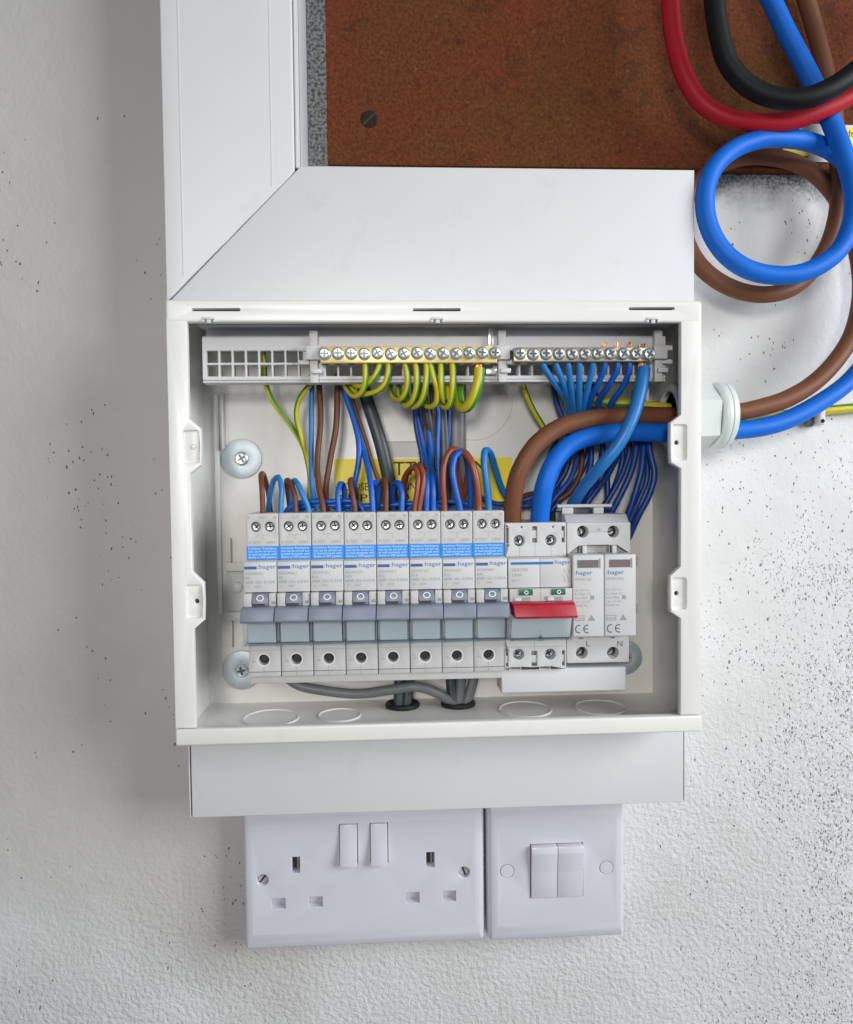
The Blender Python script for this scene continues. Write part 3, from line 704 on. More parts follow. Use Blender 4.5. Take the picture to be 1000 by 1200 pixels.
# surge protector
sp = thing('surge_protector', 'white surge protection device with two plug in cartridges right of the red handle', 'surge protector', (109, -24, 16))
bm = NB(); prism(bm, [(19.6, 17), (19.6, 53), (13.8, 59), (13.6, 53), (-2.2, 53), (-2.2, 58), (-49, 58), (-49, 53), (-60.6, 53), (-60.6, 57), (-64.2, 54), (-64.2, 17)], 91.4, 127, .3)
obj('body', bm, 'breaker_white', sp)
bm = NB(); plate(bm, rect(91.3, 127.1, -2.3, 15.2, .7, 2), [circ(100.1, 10.2, 3.3), circ(117.4, 10, 3.3), rect(98.6, 102, -2.2+.4, 2.4), rect(115.4, 118.8, -2.2+.4, 2.4)], 53.05, 60, .4, 2)
f = obj('upper_face', bm, 'breaker_white', sp)
bm = NB(); quad(bm, 103.6, 113.9, 10, 10.25, 60.06); letters(bm, '+', 107.2, 9.4, 60.07, 5, 3.2); obj('lettering', bm, 'ink_grey', f)
bm = NB(); box(bm, 99.6, 101.8, -2.6, 2.3, 58, 61.6, .3); box(bm, 116.4, 118.6, -2.6, 2.3, 58, 61.6, .3); obj('catch', bm, 'breaker_white', f)
bm = NB(); plate(bm, rect(90.9, 126.3, -63.6, -47.5, .7, 2), [circ(99.4, -57.8, 3.3), circ(117.1, -58.2, 3.3)], 53.05, 60, .4, 2)
f = obj('lower_face', bm, 'breaker_white', sp)
bm = NB(); letters(bm, 'L', 101.6, -54.2, 60.06, 4.6, bold=.01); letters(bm, 'N', 119.2, -54.6, 60.06, 4.6, bold=.01); quad(bm, 97.6, 100.2, -49.9, -49.3, 60.06); quad(bm, 115.6, 118, -49.9, -49.3, 60.06); obj('lettering', bm, 'ink_dark', f)
for x, z, a in ((100.1, 10.2, 2), (117.4, 10, .4), (99.4, -57.8, .8), (117.1, -58.2, .8)):
    bm = NB(); lathe(bm, [(3.2, 0), (3.2, .2)], (x, z, 53.3), 'd', 16, 1); screw_head(bm, x-.6, z-.2, 53.5, 2.2, 1.2, a, True, 0, 1, seg=14); obj('terminal_screw', bm, ['zinc', 'black'], sp)
for k, (x0, x1, nm) in enumerate(((91.4, 108.55, 'SPN015E'), (108.85, 126.3, 'SPN015N'))):
    bm = NB(); box(bm, x0, x1, -46.4, -1.6, 58.1, 72, .7, 3)
    f = obj('cartridge', bm, 'breaker_white', sp, label='left cartridge' if not k else 'right cartridge')
    bm = NB(); box(bm, x0+2.6, x0+14.2, -8.6, -4.4, 72.02, 72.2, 0); box(bm, x0+14.7, x0+15.3, -9, -3.6, 72.02, 72.25, 0, mi=1); obj('window', bm, ['window', 'ink_grey'], f)
    bm = NB(); letters(bm, ':hager', x0+.8, -12.4, 72.06, 3.4, 9.8, bold=.012)
    letters(bm, nm, x0+.8, -15.6, 72.06, 2.3, 9.4, mi=1)
    for i, (s, w_) in enumerate((('Uc 275 V~', 8.4), ('In 15kA T2', 8.8), ('Imax 30kA', 7), ('Up 1.5 kV', 8.4), ('50/60 Hz', 7.4))):
        letters(bm, s, x0+.9, -21.4-2.1*i, 72.06, 1.7, w_, mi=1)
    quad(bm, x0+9.6, x0+11.8, -26, -23.9, 72.05, 1)
    plate(bm, rect(x0+1, x0+6.4, -37.6, -34.6), [rect(x0+1.4, x0+6, -37.2, -35)], 72.01, 72.06, 0, mi=1); letters(bm, 'KEMA', x0+1.5, -36.9, 72.07, 1.7, 4.4, mi=1)
    f3 = bm.faces.new([bm.verts.new(V(x0+x, z, 72.06)) for x, z in ((8.2, -37.6), (12.4, -37.6), (10.3, -34.2))]); f3.material_index = 1
    # CE mark
    for cx, bar_ in ((x0+3.4, False), (x0+7.9, True)):
        for i in range(14):
            a0, a1 = math.radians(70+220*i/14), math.radians(70+220*(i+1)/14)
            fv = bm.faces.new([bm.verts.new(V(cx+r_*math.cos(a)*.95, -42+r_*math.sin(a), 72.06)) for r_, a in ((1.75, a0), (2.35, a0), (2.35, a1), (1.75, a1))]); fv.material_index = 2
        if bar_: quad(bm, cx-1.8, cx+.3, -42.3, -41.7, 72.07, 2)
    obj('lettering', bm, ['ink_blue', 'ink_grey', 'ink_dark'], f)
bm = NB(); box(bm, 88.6, 120.2, 23.4, 25.2, 44, 48.5, .4); box(bm, 91.4, 97.8, 19.7, 23.3, 44, 48.2, .3); box(bm, 109.6, 115.4, 19.7, 23.3, 44, 48.2, .3)
obj('rail_clip', bm, 'breaker_white', sp)
bm = NB(); box(bm, 88, 93, 12, 21, 30, 46, .4); box(bm, 97.9, 109.5, 18, 23, 40, 45, .3); obj('lug', bm, 'sheath', sp)

bm = NB(); box(bm, 54.2, 125.4, -80.4, -66.8, 40, 57.5, .9, 3)
tag(obj('busbar_cover', bm, 'trunk', None, (90, -80, 50)), 'plain white strip below the red switch and surge protector', 'busbar cover')

# ------------------------------------------------------------------ gland, grommets
g = thing('cable_gland', 'pale plastic cable gland on the right side of the unit', 'cable gland', (159, 75.3, 45))
bm = NB(); lathe(bm, [(9, 0), (20.0, 0), (20.2, 1), (20.2, 11), (19.4, 19), (14, 20)], (159.1, 75.3, 45), 'x', 6, caps=True, a0=.15)
obj('hex_nut', bm, 'gland', g, sharp=22)
bm = NB(); lathe(bm, [(16.5, 20.1), (18.2, 20.4), (19.2, 21.6), (19.3, 24.4), (18.8, 25.2), (18.4, 25.5), (18.9, 26), (18.4, 28.6), (16.8, 29.8), (13.6, 30), (12.6, 28.6)], (159.1, 75.3, 45), 'x', 40, caps=True)
obj('dome_cap', bm, 'gland', g, sharp=50)
bm = NB(); lathe(bm, [(14.5, 1.2), (17.6, 1.2), (18.2, .6), (18.2, -3), (17.4, -4), (14.8, -4), (14.2, -3)], (157.6, 75.3, 45), 'x', 32, caps=False)
obj('lock_nut', bm, 'gland', g, sharp=50)
bm = NB(); lathe(bm, [(14.1, .9), (3, .9)], (157.4-1.2, 75.3, 45), 'x', 24, caps=True); obj('bore', bm, 'dark', g)
for px, d, lab in ((472, 25, 'black oval rubber grommet in the unit floor, left of the two'), (537, 25, 'black oval rubber grommet in the unit floor, right of the two')):
    q = at(px, 828, d); bm = NB(); lathe(bm, [(6, 0), (10.2, 0), (10.6, 1.2), (9.8, 2.4), (8, 2.4), (6.5, 1.2)], (q.x, -95.8, d), 'z', 28)
    tag(obj('grommet', bm, 'black', None, (q.x, -95.8, d), 50), lab, 'grommet', 'floor grommets')

# ------------------------------------------------------------------ wires
def wire(name, label, cat, pts, r, m_, seg=12, flat=1., group=None, kind=None):
    P = [at(*p) for p in pts]
    bm = NB()
    if m_ == 'earth': tube(bm, P, r, 16, stripe=(2, 3, 4, 10, 11, 12), flat=flat); mats = ['yellow_wire', 'green_wire']
    else: tube(bm, P, r, seg, flat=flat); mats = m_
    if seg >= 18:       # stiff cable never lies as a perfect curve
        for v in bm.verts:
            p = v.co*.045; v.co += Vector((math.sin(p.z*1.7+p.x), math.sin(p.x*1.3+p.z*.6), math.sin(p.x*1.9-p.z)))*.32
    c = P[len(P)//2]
    return tag(obj(name, bm, mats, None, tuple(c), 60), label, cat, group)
# service tails outside the unit
wire('red_cable', 'thick red cable hanging in a loop over the brown board', 'cable', [(783, -60, 40), (784, -20, 40), (785.5, 0, 40), (789, 39, 40), (800, 86, 41), (820.6, 119.6, 42), (849, 137, 44), (883, 144, 46), (922, 143, 48), (961, 130, 50), (1000, 110, 50), (1040, 80, 50), (1075, 30, 48), (1090, -40, 45)], 5.1, 'red_tail', 24)
wire('black_cable', 'thick black cable hanging in front of the blue cable, top right', 'cable', [(835, -60, 60), (836, -20, 60), (837.5, 0, 60), (843, 39, 60), (854, 75, 60), (878, 101, 61), (906, 114, 63), (937.6, 117, 66), (969, 106.6, 68), (1000, 86, 68), (1035, 50, 66), (1055, 0, 64), (1060, -50, 62)], 5.6, 'black_tail', 24)
wire('blue_cable', 'thick bright blue supply cable coiled once right of the trunking', 'cable',
     [(870, -60, 36), (888, -28, 36), (904, 0, 36), (922, 39, 37), (948, 88, 40), (974, 140, 43), (990, 182, 48), (1000, 225, 52), (998, 262, 54), (985, 292, 54), (962, 311, 54), (937, 320.5, 54), (906, 322, 54), (875, 315, 54), (852, 300, 53), (836, 278, 52), (827.5, 250, 51), (828, 222, 50), (838, 195, 48), (860, 175, 46), (890, 164, 43), (920, 162.5, 40), (950, 166, 36), (978, 178, 32), (1010, 215, 30), (1035, 280, 30), (1040, 350, 32), (1022, 410, 34), (995, 446, 36), (960, 472, 39), (920, 493, 42), (888, 502, 44), (860, 505, 45), (820, 506, 46), (790, 507, 47), (770, 507, 48), (735, 507, 50), (700, 510, 52), (668, 521, 54), (648, 543, 56), (638, 570, 56), (634, 600, 51), (633, 618, 44)], 5.3, 'blue_tail', 24)
wire('brown_cable', 'thick brown supply cable looped behind the blue coil, right of the trunking', 'cable',
     [(930, -60, 18), (939, -20, 18), (945, 0, 18), (955, 35, 18), (966, 80, 19), (978, 140, 20), (984, 200, 21), (981, 250, 22), (969, 291, 24), (948, 323, 27), (924, 340, 30), (896, 345, 31), (865, 340, 30), (836, 326, 28), (815, 305, 24), (803, 275, 20), (805, 235, 17), (828, 203, 15), (862, 187, 13), (898, 184, 13), (935, 191, 14), (966, 213, 16), (990, 250, 20), (1006, 300, 24), (1010, 345, 28), (1000, 388, 33), (979, 422, 37), (953, 449, 40), (922, 468, 43), (891, 478, 45), (866, 483, 46), (820, 486, 46), (790, 487, 46), (765, 487.5, 47), (725, 488, 50), (690, 491, 52), (655, 501, 54), (626, 523, 56), (608, 555, 56), (602, 588, 52), (601, 616, 44)], 5.0, 'brown_tail', 24)
wire('earth_cable', 'yellow and green earth cable clipped to the wall below the gland', 'cable', [(1090, 474, 6), (1040, 475, 6), (1000, 478, 6), (970, 481, 6), (948, 484, 6), (915, 486, 9), (885, 490, 25), (860, 487, 40), (800, 480, 40), (768, 477, 40), (740, 474, 38), (700, 470, 34), (660, 455, 32), (640, 430, 32)], 3.0, 'earth')
q = at(960, 487, 0)
t = thing('cable_clip', 'small white cable clip with nail below the brown cable', 'clip', (q.x, q.y, 0))
bm = NB(); p = at(960, 482, 6); box(bm, p.x-2.2, p.x+2.2, p.y-9, p.y+4.2, .4, 10, 1.2, 3); obj('saddle', bm, 'trunk', t)
bm = NB(); lathe(bm, [(1.2, 0), (1.3, .4), (.8, .7)], (p.x, p.y-6.5, 10), 'd', 12); obj('nail', bm, 'rust', t)
bm = NB(); box(bm, p.x-7.5, p.x-2.4, p.y-9.5, p.y-3.5, .4, 5, 1.4, 3); obj('plug', bm, 'sheath_grey', t)
# small warning label on the board edge
a, b = at(930, 146, 10), at(1040, 146, 10); c = at(930, 187, 10)
t = thing('supply_label', 'white and yellow warning label with black triangle, half behind the blue cable', 'sticker', (a.x, c.y, 10))
bm = NB(); plate(bm, [(a.x-2, a.y-7), (a.x+6, a.y+1), (b.x, a.y), (b.x, c.y-1), (a.x+14, c.y-1), (a.x+5, c.y+2)], [], 9.1, 9.5, 0); obj('sheet', bm, 'paper', t)
bm = NB(); p = at(990, 147, 10); box(bm, p.x, b.x-2, p.y-16, p.y-1, 9.52, 9.6, 0); p = at(918, 174, 10); box(bm, p.x, p.x+17, p.y-4.6, p.y, 9.52, 9.6, 0); obj('yellow_band', bm, 'sticker', t)
bm = NB(); p = at(934, 155, 10)
f = bm.faces.new([bm.verts.new(V(p.x+x, p.y+z, 9.7)) for x, z in ((-3, -3), (4, -3), (.5, 4))])
p = at(992, 160, 10); letters(bm, 'dt', p.x, p.y, 9.7, 6); p = at(925, 183, 10); quad(bm, p.x, p.x+12, p.y-.6, p.y+.4, 9.7); obj('lettering', bm, 'ink_black', t)

# --- inside: live and neutral wires to the breakers
L_, Nn, E_ = 'live_wire', 'neutral_wire', 'earth_wire'
def hook(px0, py0, pts, back, d0=50):
    return [(px0, 612, d0), (px0, py0, d0)]+pts+back
W = [
 (L_, 'brown wire bending into the leftmost breaker', [(308.5, 612, 50), (308, 592, 50), (307, 570, 49), (306, 557, 44), (309, 556, 36), (314, 575, 28), (318, 605, 24)], 1.5, 'brown'),
 (Nn, 'blue hooped wire over the leftmost breaker', [(329, 612, 50), (329.5, 592, 50), (330, 572, 49), (326.5, 559, 46), (321, 563, 42), (317, 578, 38), (314.5, 598, 34), (314, 612, 30)], 1.5, 'blue_light'),
 (L_, 'dark brown wire bending into the second breaker from the left', [(346.5, 612, 50), (346.5, 592, 50), (345, 578, 49), (340, 565, 45), (336, 563, 40), (338, 580, 34), (341, 605, 28)], 1.5, 'brown'),
 (Nn, 'light blue slanting wire into the second breaker from the left', [(363, 612, 50), (361, 594, 50), (355, 580, 50), (349, 567, 48), (345, 563, 43), (342, 572, 36), (340, 600, 30)], 1.6, 'blue_light'),
 (Nn, 'blue wire hanging straight down beside two yellow green wires', [(365.5, 440, 30), (365.5, 456, 32), (365, 500, 34), (365, 545, 36), (366, 572, 36), (372, 598, 34)], 1.55, 'blue_light'),
 (L_, 'left of two long brown wires down to the third breaker', [(373, 438, 32), (374.5, 456, 33), (376, 493, 35), (372, 540, 40), (374, 571, 46), (379, 596, 50), (380, 612, 50)], 1.7, 'brown'),
 (L_, 'right of two long brown wires curving behind the third breaker', [(396, 438, 32), (395.5, 455, 33), (394, 500, 35), (387, 540, 36), (382, 575, 36), (384, 602, 32)], 1.8, 'brown'),
 (Nn, 'short blue hook into the third breaker from the left', [(397.5, 612, 50), (397, 595, 50), (396, 578, 49), (399, 567, 45), (403, 570, 39), (403, 590, 34), (398, 606, 30)], 1.6, 'blue'),
 (L_, 'brown wire bending into the fourth breaker from the left', [(416.5, 612, 50), (416, 596, 50), (413, 578, 49), (410.5, 566, 46), (412, 562, 40), (417, 575, 33), (418, 602, 28)], 1.6, 'brown'),
 (Nn, 'left of two blue wires fanning down from the dark grey cable', [(398, 448, 30), (404.5, 462, 31), (417, 500, 34), (421, 522, 36), (420, 545, 37), (415, 570, 37), (412, 600, 32)], 1.75, 'blue'),
 (Nn, 'right of two blue wires fanning down into the fourth breaker', [(402, 450, 28), (411, 480, 30), (424, 522, 34), (431, 546, 42), (435, 570, 48), (437, 594, 50), (437.5, 612, 50)], 1.75, 'blue'),
 (Nn, 'blue hook beside the fourth breaker brown wire', [(440, 565, 46), (443, 575, 40), (441, 603, 34)], 1.8, 'blue'),
 (L_, 'thin brown wire lying along the dark grey cable', [(408, 446, 26), (415, 474, 27), (425, 505, 28), (430, 520, 28), (437, 545, 30), (443, 562, 31), (446, 580, 30), (447, 600, 28)], 1.2, 'brown'),
 (L_, 'brown wire bending into the fifth breaker', [(452.5, 612, 50), (452.5, 594, 50), (452.5, 574, 49), (451, 562, 45), (447, 566, 39), (446, 585, 34), (448, 606, 30)], 1.6, 'brown'),
 (Nn, 'blue hooped wire over the fifth breaker', [(470.5, 612, 50), (471, 592, 50), (471, 577, 49), (467, 566, 46), (462, 569, 40), (460, 585, 34), (461, 606, 30)], 1.7, 'blue'),
 (L_, 'left of the paired brown wires arching into the sixth breaker', [(486, 612, 51), (486, 596, 51), (489, 575, 51), (490, 558, 50), (487, 549, 47), (481, 550, 42), (474, 560, 36), (471, 578, 30), (470, 604, 26)], 1.5, 'brown_red'),
 (L_, 'right of the paired brown wires arching into the sixth breaker', [(491.5, 612, 51), (491.5, 596, 51), (495, 575, 51), (496.5, 558, 50), (493, 547, 47), (486, 546, 40), (478, 554, 33), (474, 575, 27), (474, 604, 24)], 1.5, 'brown_red'),
 (Nn, 'left of the paired blue wires into the sixth breaker', [(500, 612, 50), (499.8, 596, 50), (500.5, 575, 50), (501, 560, 47), (504, 553, 42), (505, 530, 34), (502, 505, 30), (497, 475, 28), (494, 446, 26)], 1.75, 'blue'),
 (Nn, 'right of the paired blue wires into the sixth breaker', [(508, 612, 50), (508, 596, 50), (508, 575, 50), (507, 558, 47), (505, 551, 41), (498, 530, 32), (492, 500, 28), (488, 475, 27), (484, 444, 26)], 1.75, 'blue'),
 (L_, 'brown wire running down behind the paired blue wires', [(491, 444, 27), (494, 470, 28), (498, 495, 29), (499, 520, 30), (501, 545, 30), (503, 575, 29), (505, 602, 26)], 1.4, 'brown'),
 (L_, 'very dark brown wire between two blue wires mid panel', [(504, 444, 26), (506, 470, 26), (508, 490, 26), (507, 520, 27), (508, 550, 27), (510, 602, 25)], 1.2, 'brown'),
 (Nn, 'blue wire running down left of the flat dark cable', [(511, 444, 27), (512, 465, 27), (514, 490, 27), (513, 520, 28), (514, 555, 29), (516, 602, 26)], 1.5, 'blue'),
 (L_, 'outer brown hoop over the seventh breaker', [(521.5, 612, 51), (521, 596, 51), (519.5, 565, 52), (521.5, 541, 51), (528, 528.5, 48), (537, 527, 43), (545, 533, 37), (549, 552, 31), (545, 575, 26), (540, 602, 23)], 1.75, 'brown_red'),
 (Nn, 'blue hoop inside the brown hoops of the seventh breaker', [(540, 612, 51), (539, 596, 52), (533.5, 572, 53), (530.5, 550, 53), (534, 534, 51), (541, 530, 47), (548, 537, 40), (551, 560, 33), (552, 602, 28)], 1.9, 'blue'),
 (L_, 'thick reddish brown hoop between the seventh and eighth breakers', [(561.5, 612, 51), (561, 594, 51), (559, 566, 52), (553, 543, 51), (545, 531, 48), (537, 531, 43), (534, 545, 36), (538, 568, 30), (545, 602, 25)], 2.15, 'brown_red'),
 (Nn, 'blue hoop over the eighth breaker sweeping right', [(573.5, 612, 51), (573, 594, 51), (570.5, 566, 52), (567.5, 540, 51), (569, 528, 48), (574, 530, 43), (580, 548, 36), (587, 570, 30), (594, 582, 26), (610, 590, 24)], 2.0, 'blue_light'),
 (E_, 'thin earth wire from the left windows curving down to the third breaker', [(308, 409, 45), (310, 425, 45), (311, 446, 43), (316, 462, 40), (326, 479, 36), (342, 500, 32), (354, 520, 30), (362, 540, 30), (374, 565, 29), (383, 598, 26)], 1.5, 'earth'),
 (E_, 'thin earth wire curving left below the carrier then down behind the third breaker', [(366, 448, 40), (358, 457, 39), (350, 470, 37), (347.5, 488, 35), (352, 508, 33), (358, 530, 31), (363, 555, 29), (363, 580, 27), (360, 602, 25)], 1.5, 'earth'),
 (E_, 'single earth wire slanting down right behind the thick brown tail', [(612, 445, 30), (617, 462, 29), (625, 480, 27), (634, 495, 25), (645, 512, 22)], 1.6, 'earth'),
]
for nm, lab, pts, r, mm_ in W: wire(nm, lab, 'wire', pts, r, mm_)
# wires lying along behind the breakers
for k, (y0, y1, xa, xb, d) in enumerate(((592, 588, 332, 430, 36), (597, 593, 330, 520, 33), (590, 597, 350, 448, 30), (597, 590, 400, 560, 28), (594, 598, 470, 600, 31))):
    labs = ('highest blue wire lying along behind the left breakers', 'long blue wire lying low behind the first six breakers', 'blue wire lying across behind the third and fourth breakers', 'blue wire running along behind the middle breakers', 'blue wire running along behind the right hand breakers')
    wire(Nn, labs[k], 'wire', [(xa, y0+16, d), (xa+8, y0+2, d), (xa+28, y0-4, d+1), ((xa+xb)/2, y1, d), (xb-12, y1+1, d), (xb, y1+18, d)], 1.6, 'blue')
# cable sheaths
wire('sheathed_cable', 'dark grey flat cable slanting down from behind the earth bar', 'cable', [(424, 448, 26), (430, 468, 28), (442, 505, 30), (450, 535, 30), (458, 575, 28), (462, 606, 24)], 3.9, 'sheath', 16, .62)
wire('sheathed_cable', 'dark grey cable hanging vertically left of the pale grey one', 'cable', [(517, 450, 22), (519, 480, 23), (521, 520, 24), (522, 560, 24), (522, 606, 22)], 3.5, 'sheath', 16, .62)
wire('sheathed_cable', 'pale grey flat cable hanging vertically behind the brown hoops', 'cable', [(536, 440, 19), (536, 480, 19), (536, 520, 19), (537, 570, 19), (538, 606, 18)], 5.2, 'sheath_grey', 16, .5)
wire('sheathed_cable', 'short dark cable piece showing between blue and brown wires at the bar', 'cable', [(491, 446, 30), (497, 470, 32), (500, 482, 32), (503, 497, 31), (505, 512, 29)], 2.6, 'sheath', 14, .7)
wire('sheathed_cable', 'grey cable sweeping left across the unit floor from the right grommet', 'cable', [(336, 794, 26), (350, 803, 26), (378, 809, 27), (420, 813, 29), (460, 808, 32), (490, 805, 34), (512, 812, 32), (526, 821, 28), (535, 831, 25), (537, 842, 24)], 2.9, 'sheath_grey', 16)
for k, (x0, x1, y0, gx, m_) in enumerate(((468, 467, 796, 0, 'sheath'), (480, 476, 796, 0, 'sheath'), (528, 531, 790, 1, 'sheath'), (541, 537, 790, 1, 'sheath_grey'), (556, 545, 790, 1, 'sheath_grey'))):
    labs = ('dark cable into the left grommet, left of its pair', 'dark cable into the left grommet, right of its pair', 'dark cable into the right grommet, leftmost of three', 'grey cable into the right grommet, middle of three', 'grey cable slanting into the right grommet, rightmost of three')
    wire('sheathed_cable', labs[k], 'cable', [(x0, y0-20, 22), (x0, y0, 23), ((x0+x1)/2, 812, 24), (x1, 829, 25), (x1, 842, 25)], 3.1, m_, 16, .8)

# earth bar loops
EL = [
 ([(428.5, 424, 62), (428.5, 436, 63), (428, 450, 62), (423, 461, 58), (415, 464, 52), (407, 456, 45), (403, 446, 38)], 1.6),
 ([(446, 424, 62), (443, 434, 63), (436, 446, 62), (427, 452, 57), (418, 452, 50), (412, 446, 40)], 1.6),
 ([(455.5, 424, 62), (455, 436, 63), (451, 450, 62), (443, 458, 60), (430, 462, 55), (418, 461, 48), (408, 450, 40)], 1.6),
 ([(474, 424, 62), (477, 436, 63), (477.5, 452, 62), (472, 466, 58), (465, 468, 52), (459, 460, 46), (458, 446, 40)], 1.6),
 ([(487, 424, 62), (488.5, 438, 63), (488, 456, 62), (483, 471, 58), (476, 475, 52), (470, 466, 44), (467, 448, 38)], 1.7),
 ([(500, 424, 62), (500, 440, 63), (497, 462, 62), (490, 475, 57), (481, 475, 50), (476, 460, 42)], 1.7),
 ([(504, 424, 62), (508, 440, 63), (513, 458, 62), (511, 473, 58), (502, 476, 51), (494, 465, 44), (490, 448, 38)], 1.7),
 ([(517, 424, 62), (517, 440, 64), (518, 458, 63), (521, 470, 58), (524, 466, 50), (522, 448, 42)], 1.7),
 ([(530.5, 424, 62), (531, 440, 64), (530, 462, 63), (526, 476, 58), (520, 476, 52), (515, 462, 44), (514, 446, 38)], 1.8),
]
elab = ['leftmost', 'second', 'third', 'fourth', 'fifth', 'sixth', 'seventh', 'eighth', 'ninth']
for k, (pts, r) in enumerate(EL):
    wire(E_, elab[k]+' yellow green earth loop from the left under the earth bar', 'wire', pts, r, 'earth', group='earth loops hanging below the brass bar')
wire(E_, 'fattest yellow green earth loop, at the right end of the earth bar', 'wire', [(562, 432, 64), (561, 446, 65), (556, 464, 64), (548, 477, 60), (540, 476, 53), (537, 462, 46), (538, 446, 40)], 3.0, 'earth', group='earth loops hanging below the brass bar')
def strands(x, z, d, h, lab, n=5, w_=3.):
    bm = NB()
    for i in range(n):
        a = (i/(n-1)-.5)*w_
        tube(bm, [(x+a, z, d), (x+a+random.uniform(-.3, .3), z+h*.5, d+random.uniform(-.4, .4)), (x+a*.8, z+h, d)], .42, 6)
    tag(obj('copper_end', bm, 'copper', None, (x, z, d), 60), lab, 'copper strands', 'bared copper wire ends')
p = at(561, 430, 62); strands(p.x, p.y-1.5, 62, 4, 'copper strands at the top of the fattest earth loop')
p = at(446, 430, 62); strands(p.x, p.y-.5, 62.5, 3, 'copper end by the second earth loop', 2, .8)
p = at(458, 431, 62); strands(p.x, p.y-.5, 62.5, 3, 'copper end by the third earth loop', 2, .8)
# neutral bar wires
NW = [((637, 428), (648, 446), (664, 470)), ((652, 428), (660, 448), (668, 474)), ((666, 428), (669, 450), (673, 478)), ((679, 428), (679, 452), (679, 480)), ((695, 428), (690, 450), (684, 478)),
      ((709, 428), (702, 448), (690, 472)), ((724, 430), (716, 448), (702, 470)), ((738, 430), (732, 450), (716, 474))]
for k, (a, b, c) in enumerate(NW):
    wire(Nn, ('leftmost', 'second', 'third', 'fourth', 'fifth', 'sixth', 'seventh', 'eighth')[k]+' thin blue wire from the left under the neutral bar', 'wire',
         [(a[0]-1, 420, 61), (*a, 61), (*b, 56), (*c, 44), (c[0]+2, c[1]+18, 34)], 1.75, 'blue_light' if k < 5 else 'blue', group='blue wires below the neutral bar')
wire(Nn, 'thick light blue wire from the right end of the neutral bar crossing both tails', 'wire', [(754, 432, 62), (753, 444, 64), (750, 462, 66), (742, 490, 68), (727, 519, 68), (705, 546, 64), (687, 567, 54), (675, 585, 42), (666, 604, 32)], 3.55, 'blue_light', 18)
p = at(753, 431, 62); strands(p.x, p.y-1.5, 62, 4.5, 'copper strands at the top of the thick light blue wire', 6, 4.5)
for k, px in enumerate((709, 723, 738, 753)):
    p = at(px, 407, 62); strands(p.x, p.y-.5, 61.5, 3.4 if k < 3 else 2.6, ('leftmost copper tip above the neutral bar', 'second copper tip above the neutral bar', 'third copper tip above the neutral bar', 'rightmost spread copper tip above the neutral bar')[k], 3, 1.2 if k < 3 else 3.5)
# blue wires with shade put into their colour, curving down behind the tails on the right
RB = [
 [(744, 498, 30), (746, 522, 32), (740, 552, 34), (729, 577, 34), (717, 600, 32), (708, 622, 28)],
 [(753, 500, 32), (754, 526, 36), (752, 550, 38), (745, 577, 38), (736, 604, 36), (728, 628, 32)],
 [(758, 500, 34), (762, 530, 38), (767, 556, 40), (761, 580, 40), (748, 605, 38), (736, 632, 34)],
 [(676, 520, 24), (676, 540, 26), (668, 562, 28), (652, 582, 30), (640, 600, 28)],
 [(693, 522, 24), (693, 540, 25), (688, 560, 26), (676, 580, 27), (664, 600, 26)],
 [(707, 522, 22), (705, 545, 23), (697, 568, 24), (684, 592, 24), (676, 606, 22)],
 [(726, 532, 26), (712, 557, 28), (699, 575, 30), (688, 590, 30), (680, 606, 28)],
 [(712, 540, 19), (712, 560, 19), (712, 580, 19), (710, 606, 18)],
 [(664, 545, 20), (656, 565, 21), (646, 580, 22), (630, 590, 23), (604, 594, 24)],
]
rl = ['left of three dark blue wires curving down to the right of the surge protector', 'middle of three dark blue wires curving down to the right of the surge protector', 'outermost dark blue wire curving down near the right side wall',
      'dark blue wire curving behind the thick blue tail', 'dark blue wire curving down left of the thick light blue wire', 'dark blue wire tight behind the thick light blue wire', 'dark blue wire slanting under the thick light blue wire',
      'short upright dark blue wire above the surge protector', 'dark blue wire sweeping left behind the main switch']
for k, pts in enumerate(RB): wire(Nn, rl[k], 'wire', pts, 1.9 if k < 3 else 1.7, 'blue_shaded')
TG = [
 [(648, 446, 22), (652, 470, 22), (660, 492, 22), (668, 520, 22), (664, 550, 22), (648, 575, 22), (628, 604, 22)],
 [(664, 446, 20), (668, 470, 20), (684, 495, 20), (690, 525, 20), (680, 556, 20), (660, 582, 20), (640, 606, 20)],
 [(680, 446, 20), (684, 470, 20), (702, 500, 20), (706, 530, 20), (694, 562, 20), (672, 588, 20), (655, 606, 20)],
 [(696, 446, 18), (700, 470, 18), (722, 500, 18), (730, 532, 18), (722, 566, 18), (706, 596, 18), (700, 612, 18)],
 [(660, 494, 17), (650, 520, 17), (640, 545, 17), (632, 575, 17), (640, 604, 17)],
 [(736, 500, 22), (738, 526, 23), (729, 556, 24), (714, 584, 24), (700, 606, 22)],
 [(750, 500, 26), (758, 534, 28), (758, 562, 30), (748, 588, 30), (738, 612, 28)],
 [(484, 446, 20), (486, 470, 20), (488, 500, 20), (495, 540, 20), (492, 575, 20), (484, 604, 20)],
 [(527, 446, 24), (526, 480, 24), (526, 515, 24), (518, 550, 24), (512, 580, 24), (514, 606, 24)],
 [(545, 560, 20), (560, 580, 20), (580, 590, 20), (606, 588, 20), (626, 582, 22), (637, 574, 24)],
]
for pts in TG: wire(Nn, 'dark blue wire in the tangle behind the hoops and tails', 'wire', pts, 1.6, 'blue_shaded', group='dark blue wires tangled behind')
wire(L_, 'brown wire curving behind the thick blue tail above the main switch', 'wire', [(681, 520, 20), (682, 545, 21), (676, 565, 22), (664, 580, 22), (640, 590, 21), (610, 586, 20)], 1.6, 'brown')
wire(L_, 'dark brown wire lying left of the thick blue tail behind the main switch', 'wire', [(660, 535, 16), (652, 555, 17), (640, 575, 17), (615, 581, 18), (606, 600, 18)], 1.4, 'brown')

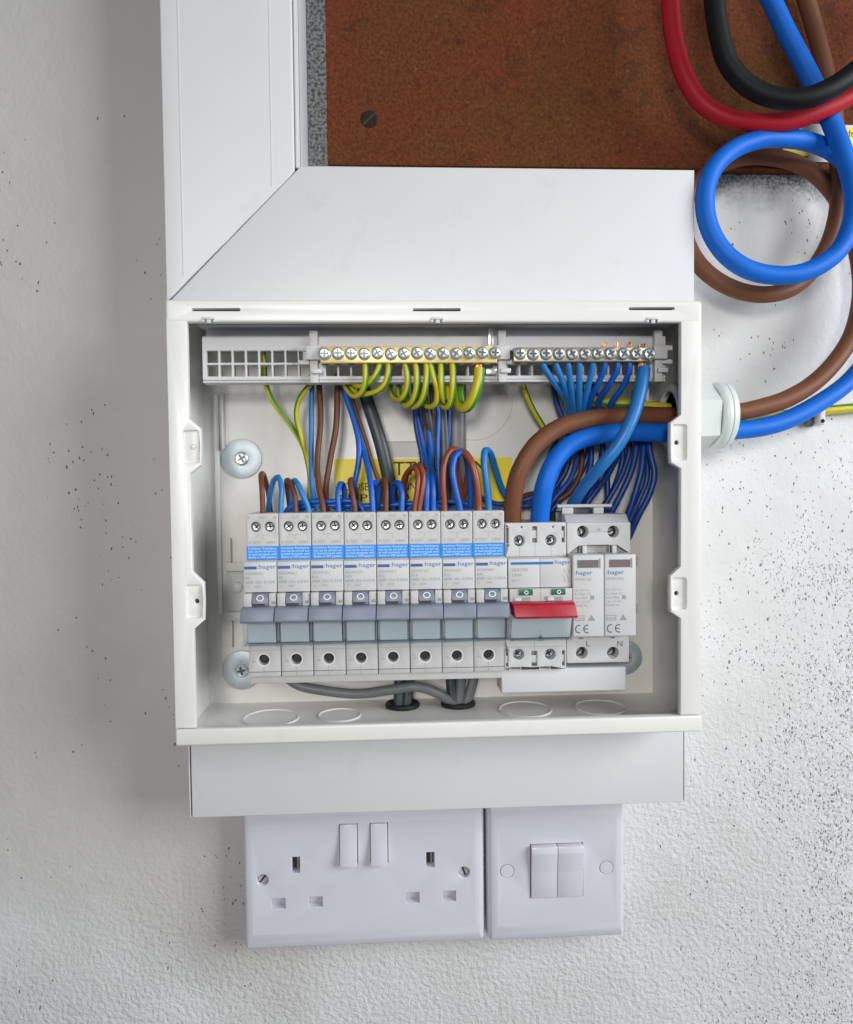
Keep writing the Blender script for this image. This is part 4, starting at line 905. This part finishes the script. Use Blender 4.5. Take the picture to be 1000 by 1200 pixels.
# ------------------------------------------------------------------ wall plates
s = thing('double_socket', 'white double switched socket outlet under the left of the trunking', 'socket', (-25, -242, 0))
holes = []
PIN = [(-69.0, -64.3, -187.4, -197.4), (-81.7, -73.4, -212.6, -219), (-59.2, -51, -212.4, -218.7), (12.6, 17.5, -187.4, -196.8), (-.2, 8, -212, -218.6), (22.5, 30.4, -212, -218.4)]
for x0, x1, z1, z0 in PIN: holes.append(rect(x0, x1, z0, z1))
ROCK = [(-39.8, -29.4), (-21.2, -11.0)]
for x0, x1 in ROCK: holes.append(rect(x0-.35, x1+.35, -192.6, -168.0))
SC = [(-86.7, -200.8), (35.7, -200.6)]
for x, z in SC: holes.append(circ(x, z, 3.5, 20))
def face_plate(x0, x1, z0, z1, holes, parent, nm='plate'):
    bm = NB(); plate(bm, rect(x0, x1, z0, z1, 3.2, 6), holes, 12, 19, .5, 2)
    return bm
# body of the plate: rounded rim then a shallow crowned face
def crowned(x0, x1, z0, z1, holes):
    bm = NB(); outer = rect(x0, x1, z0, z1, 3.4, 6)
    loops = [outer]; prof = [(0, 11), (0, 15.5), (.25, 17.2), (.9, 18.8), (2.0, 20.0), (4.5, 21.0), (8.0, 21.7), (11, 22.0)]
    prev = None
    for o_, d in prof:
        pts = inset(outer, o_) if o_ < 3 else [(min(max(x, x0+o_*.55), x1-o_*.55), min(max(z, z0+o_), z1-o_)) for x, z in inset(outer, 2.0)]
        ring = [bm.verts.new(V(x, z, d)) for x, z in pts]
        if prev:
            n = len(ring)
            for k in range(n): bm.faces.new((prev[k], prev[(k+1) % n], ring[(k+1) % n], ring[k]))
        prev = ring
    inner = [(x, z) for x, z in pts]
    # front with openings
    front = NB(); plate(front, [(min(x for x, _ in inner), min(z for _, z in inner)), (max(x for x, _ in inner), min(z for _, z in inner)), (max(x for x, _ in inner), max(z for _, z in inner)), (min(x for x, _ in inner), max(z for _, z in inner))], holes, 14, 22.0, .55, 3, obev=0)
    me = bpy.data.meshes.new('tmp'); front.to_mesh(me); front.free(); bm.from_mesh(me); bpy.data.meshes.remove(me)
    bmesh.ops.remove_doubles(bm, verts=bm.verts, dist=.01)
    return bm
bm = crowned(-99.2, 48.6, -245.6, -156.3, holes); obj('plate', bm, 'socket', s, sharp=20)
bm = NB(); box(bm, -96.8, 47, -241, -157.6, .4, 11, 1.2); obj('back_box', bm, 'socket', s)
bm = NB(); box(bm, -94, 45, -238, -160, 11.1, 15.0, .3); obj('shutter_backing', bm, 'socket', s)
for i, (x0, x1, z1, z0) in enumerate(PIN):
    bm = NB()
    if i in (0, 3): box(bm, x0+.2, x1-.2, z0+.2, z1-.2, 15.1, 15.4, 0, mi=1); box(bm, x1-2.2, x1-.9, z0+.6, z1-1, 15.5, 17.2, .3, mi=0)
    else: prism(bm, [(z1, 15.1), (z1, 20.2), (z0, 16.2), (z0, 15.1)], x0+.05, x1-.05, 0, mi=2)
    obj('shutter', bm, ['brass_dull', 'dark', 'socket'], s)
for x0, x1 in ROCK:
    bm = NB(); prism(bm, [(-168.2, 15.2), (-168.2, 23.0), (-180.3, 24.2), (-192.4, 27.0), (-192.4, 15.2)], x0, x1, .5); obj('rocker', bm, 'socket', s)
for k, (x, z) in enumerate(SC):
    bm = NB(); screw_head(bm, x, z, 17.2, 3.3, 2.4, .9+k, True); obj('screw', bm, ['bright_zinc', 'zinc_dark'], s)
s = thing('light_switch', 'white two gang light switch right of the double socket', 'light switch', (92, -243, 0))
bm = crowned(50.1, 136.6, -246.4, -157.0, [rect(76.6, 109.6, -218.5, -184.6), circ(62.2, -201, 4.3, 24), circ(124.2, -201, 4.3, 24)]); obj('plate', bm, 'socket', s, sharp=20)
bm = NB(); box(bm, 50.8, 133.4, -241.8, -158.2, .4, 11, 1.2); box(bm, 53, 131, -239, -161, 11.1, 15, .3); obj('back_box', bm, 'socket', s)
for x0, x1 in ((77, 93.0), (93.2, 109.2)):
    bm = NB(); prism(bm, [(-185, 15.2), (-185, 25.5), (-189, 26.2), (-201.5, 23.9), (-218.1, 23.0), (-218.1, 15.2)], x0, x1, .5); obj('rocker', bm, 'socket', s)
for x in (62.2, 124.2):
    bm = NB(); lathe(bm, [(4.1, 0), (4.1, 6.7), (3.9, 6.95), (1, 7.05)], (x, -201, 15.1), 'd', 24); obj('screw_cap', bm, 'socket', s)
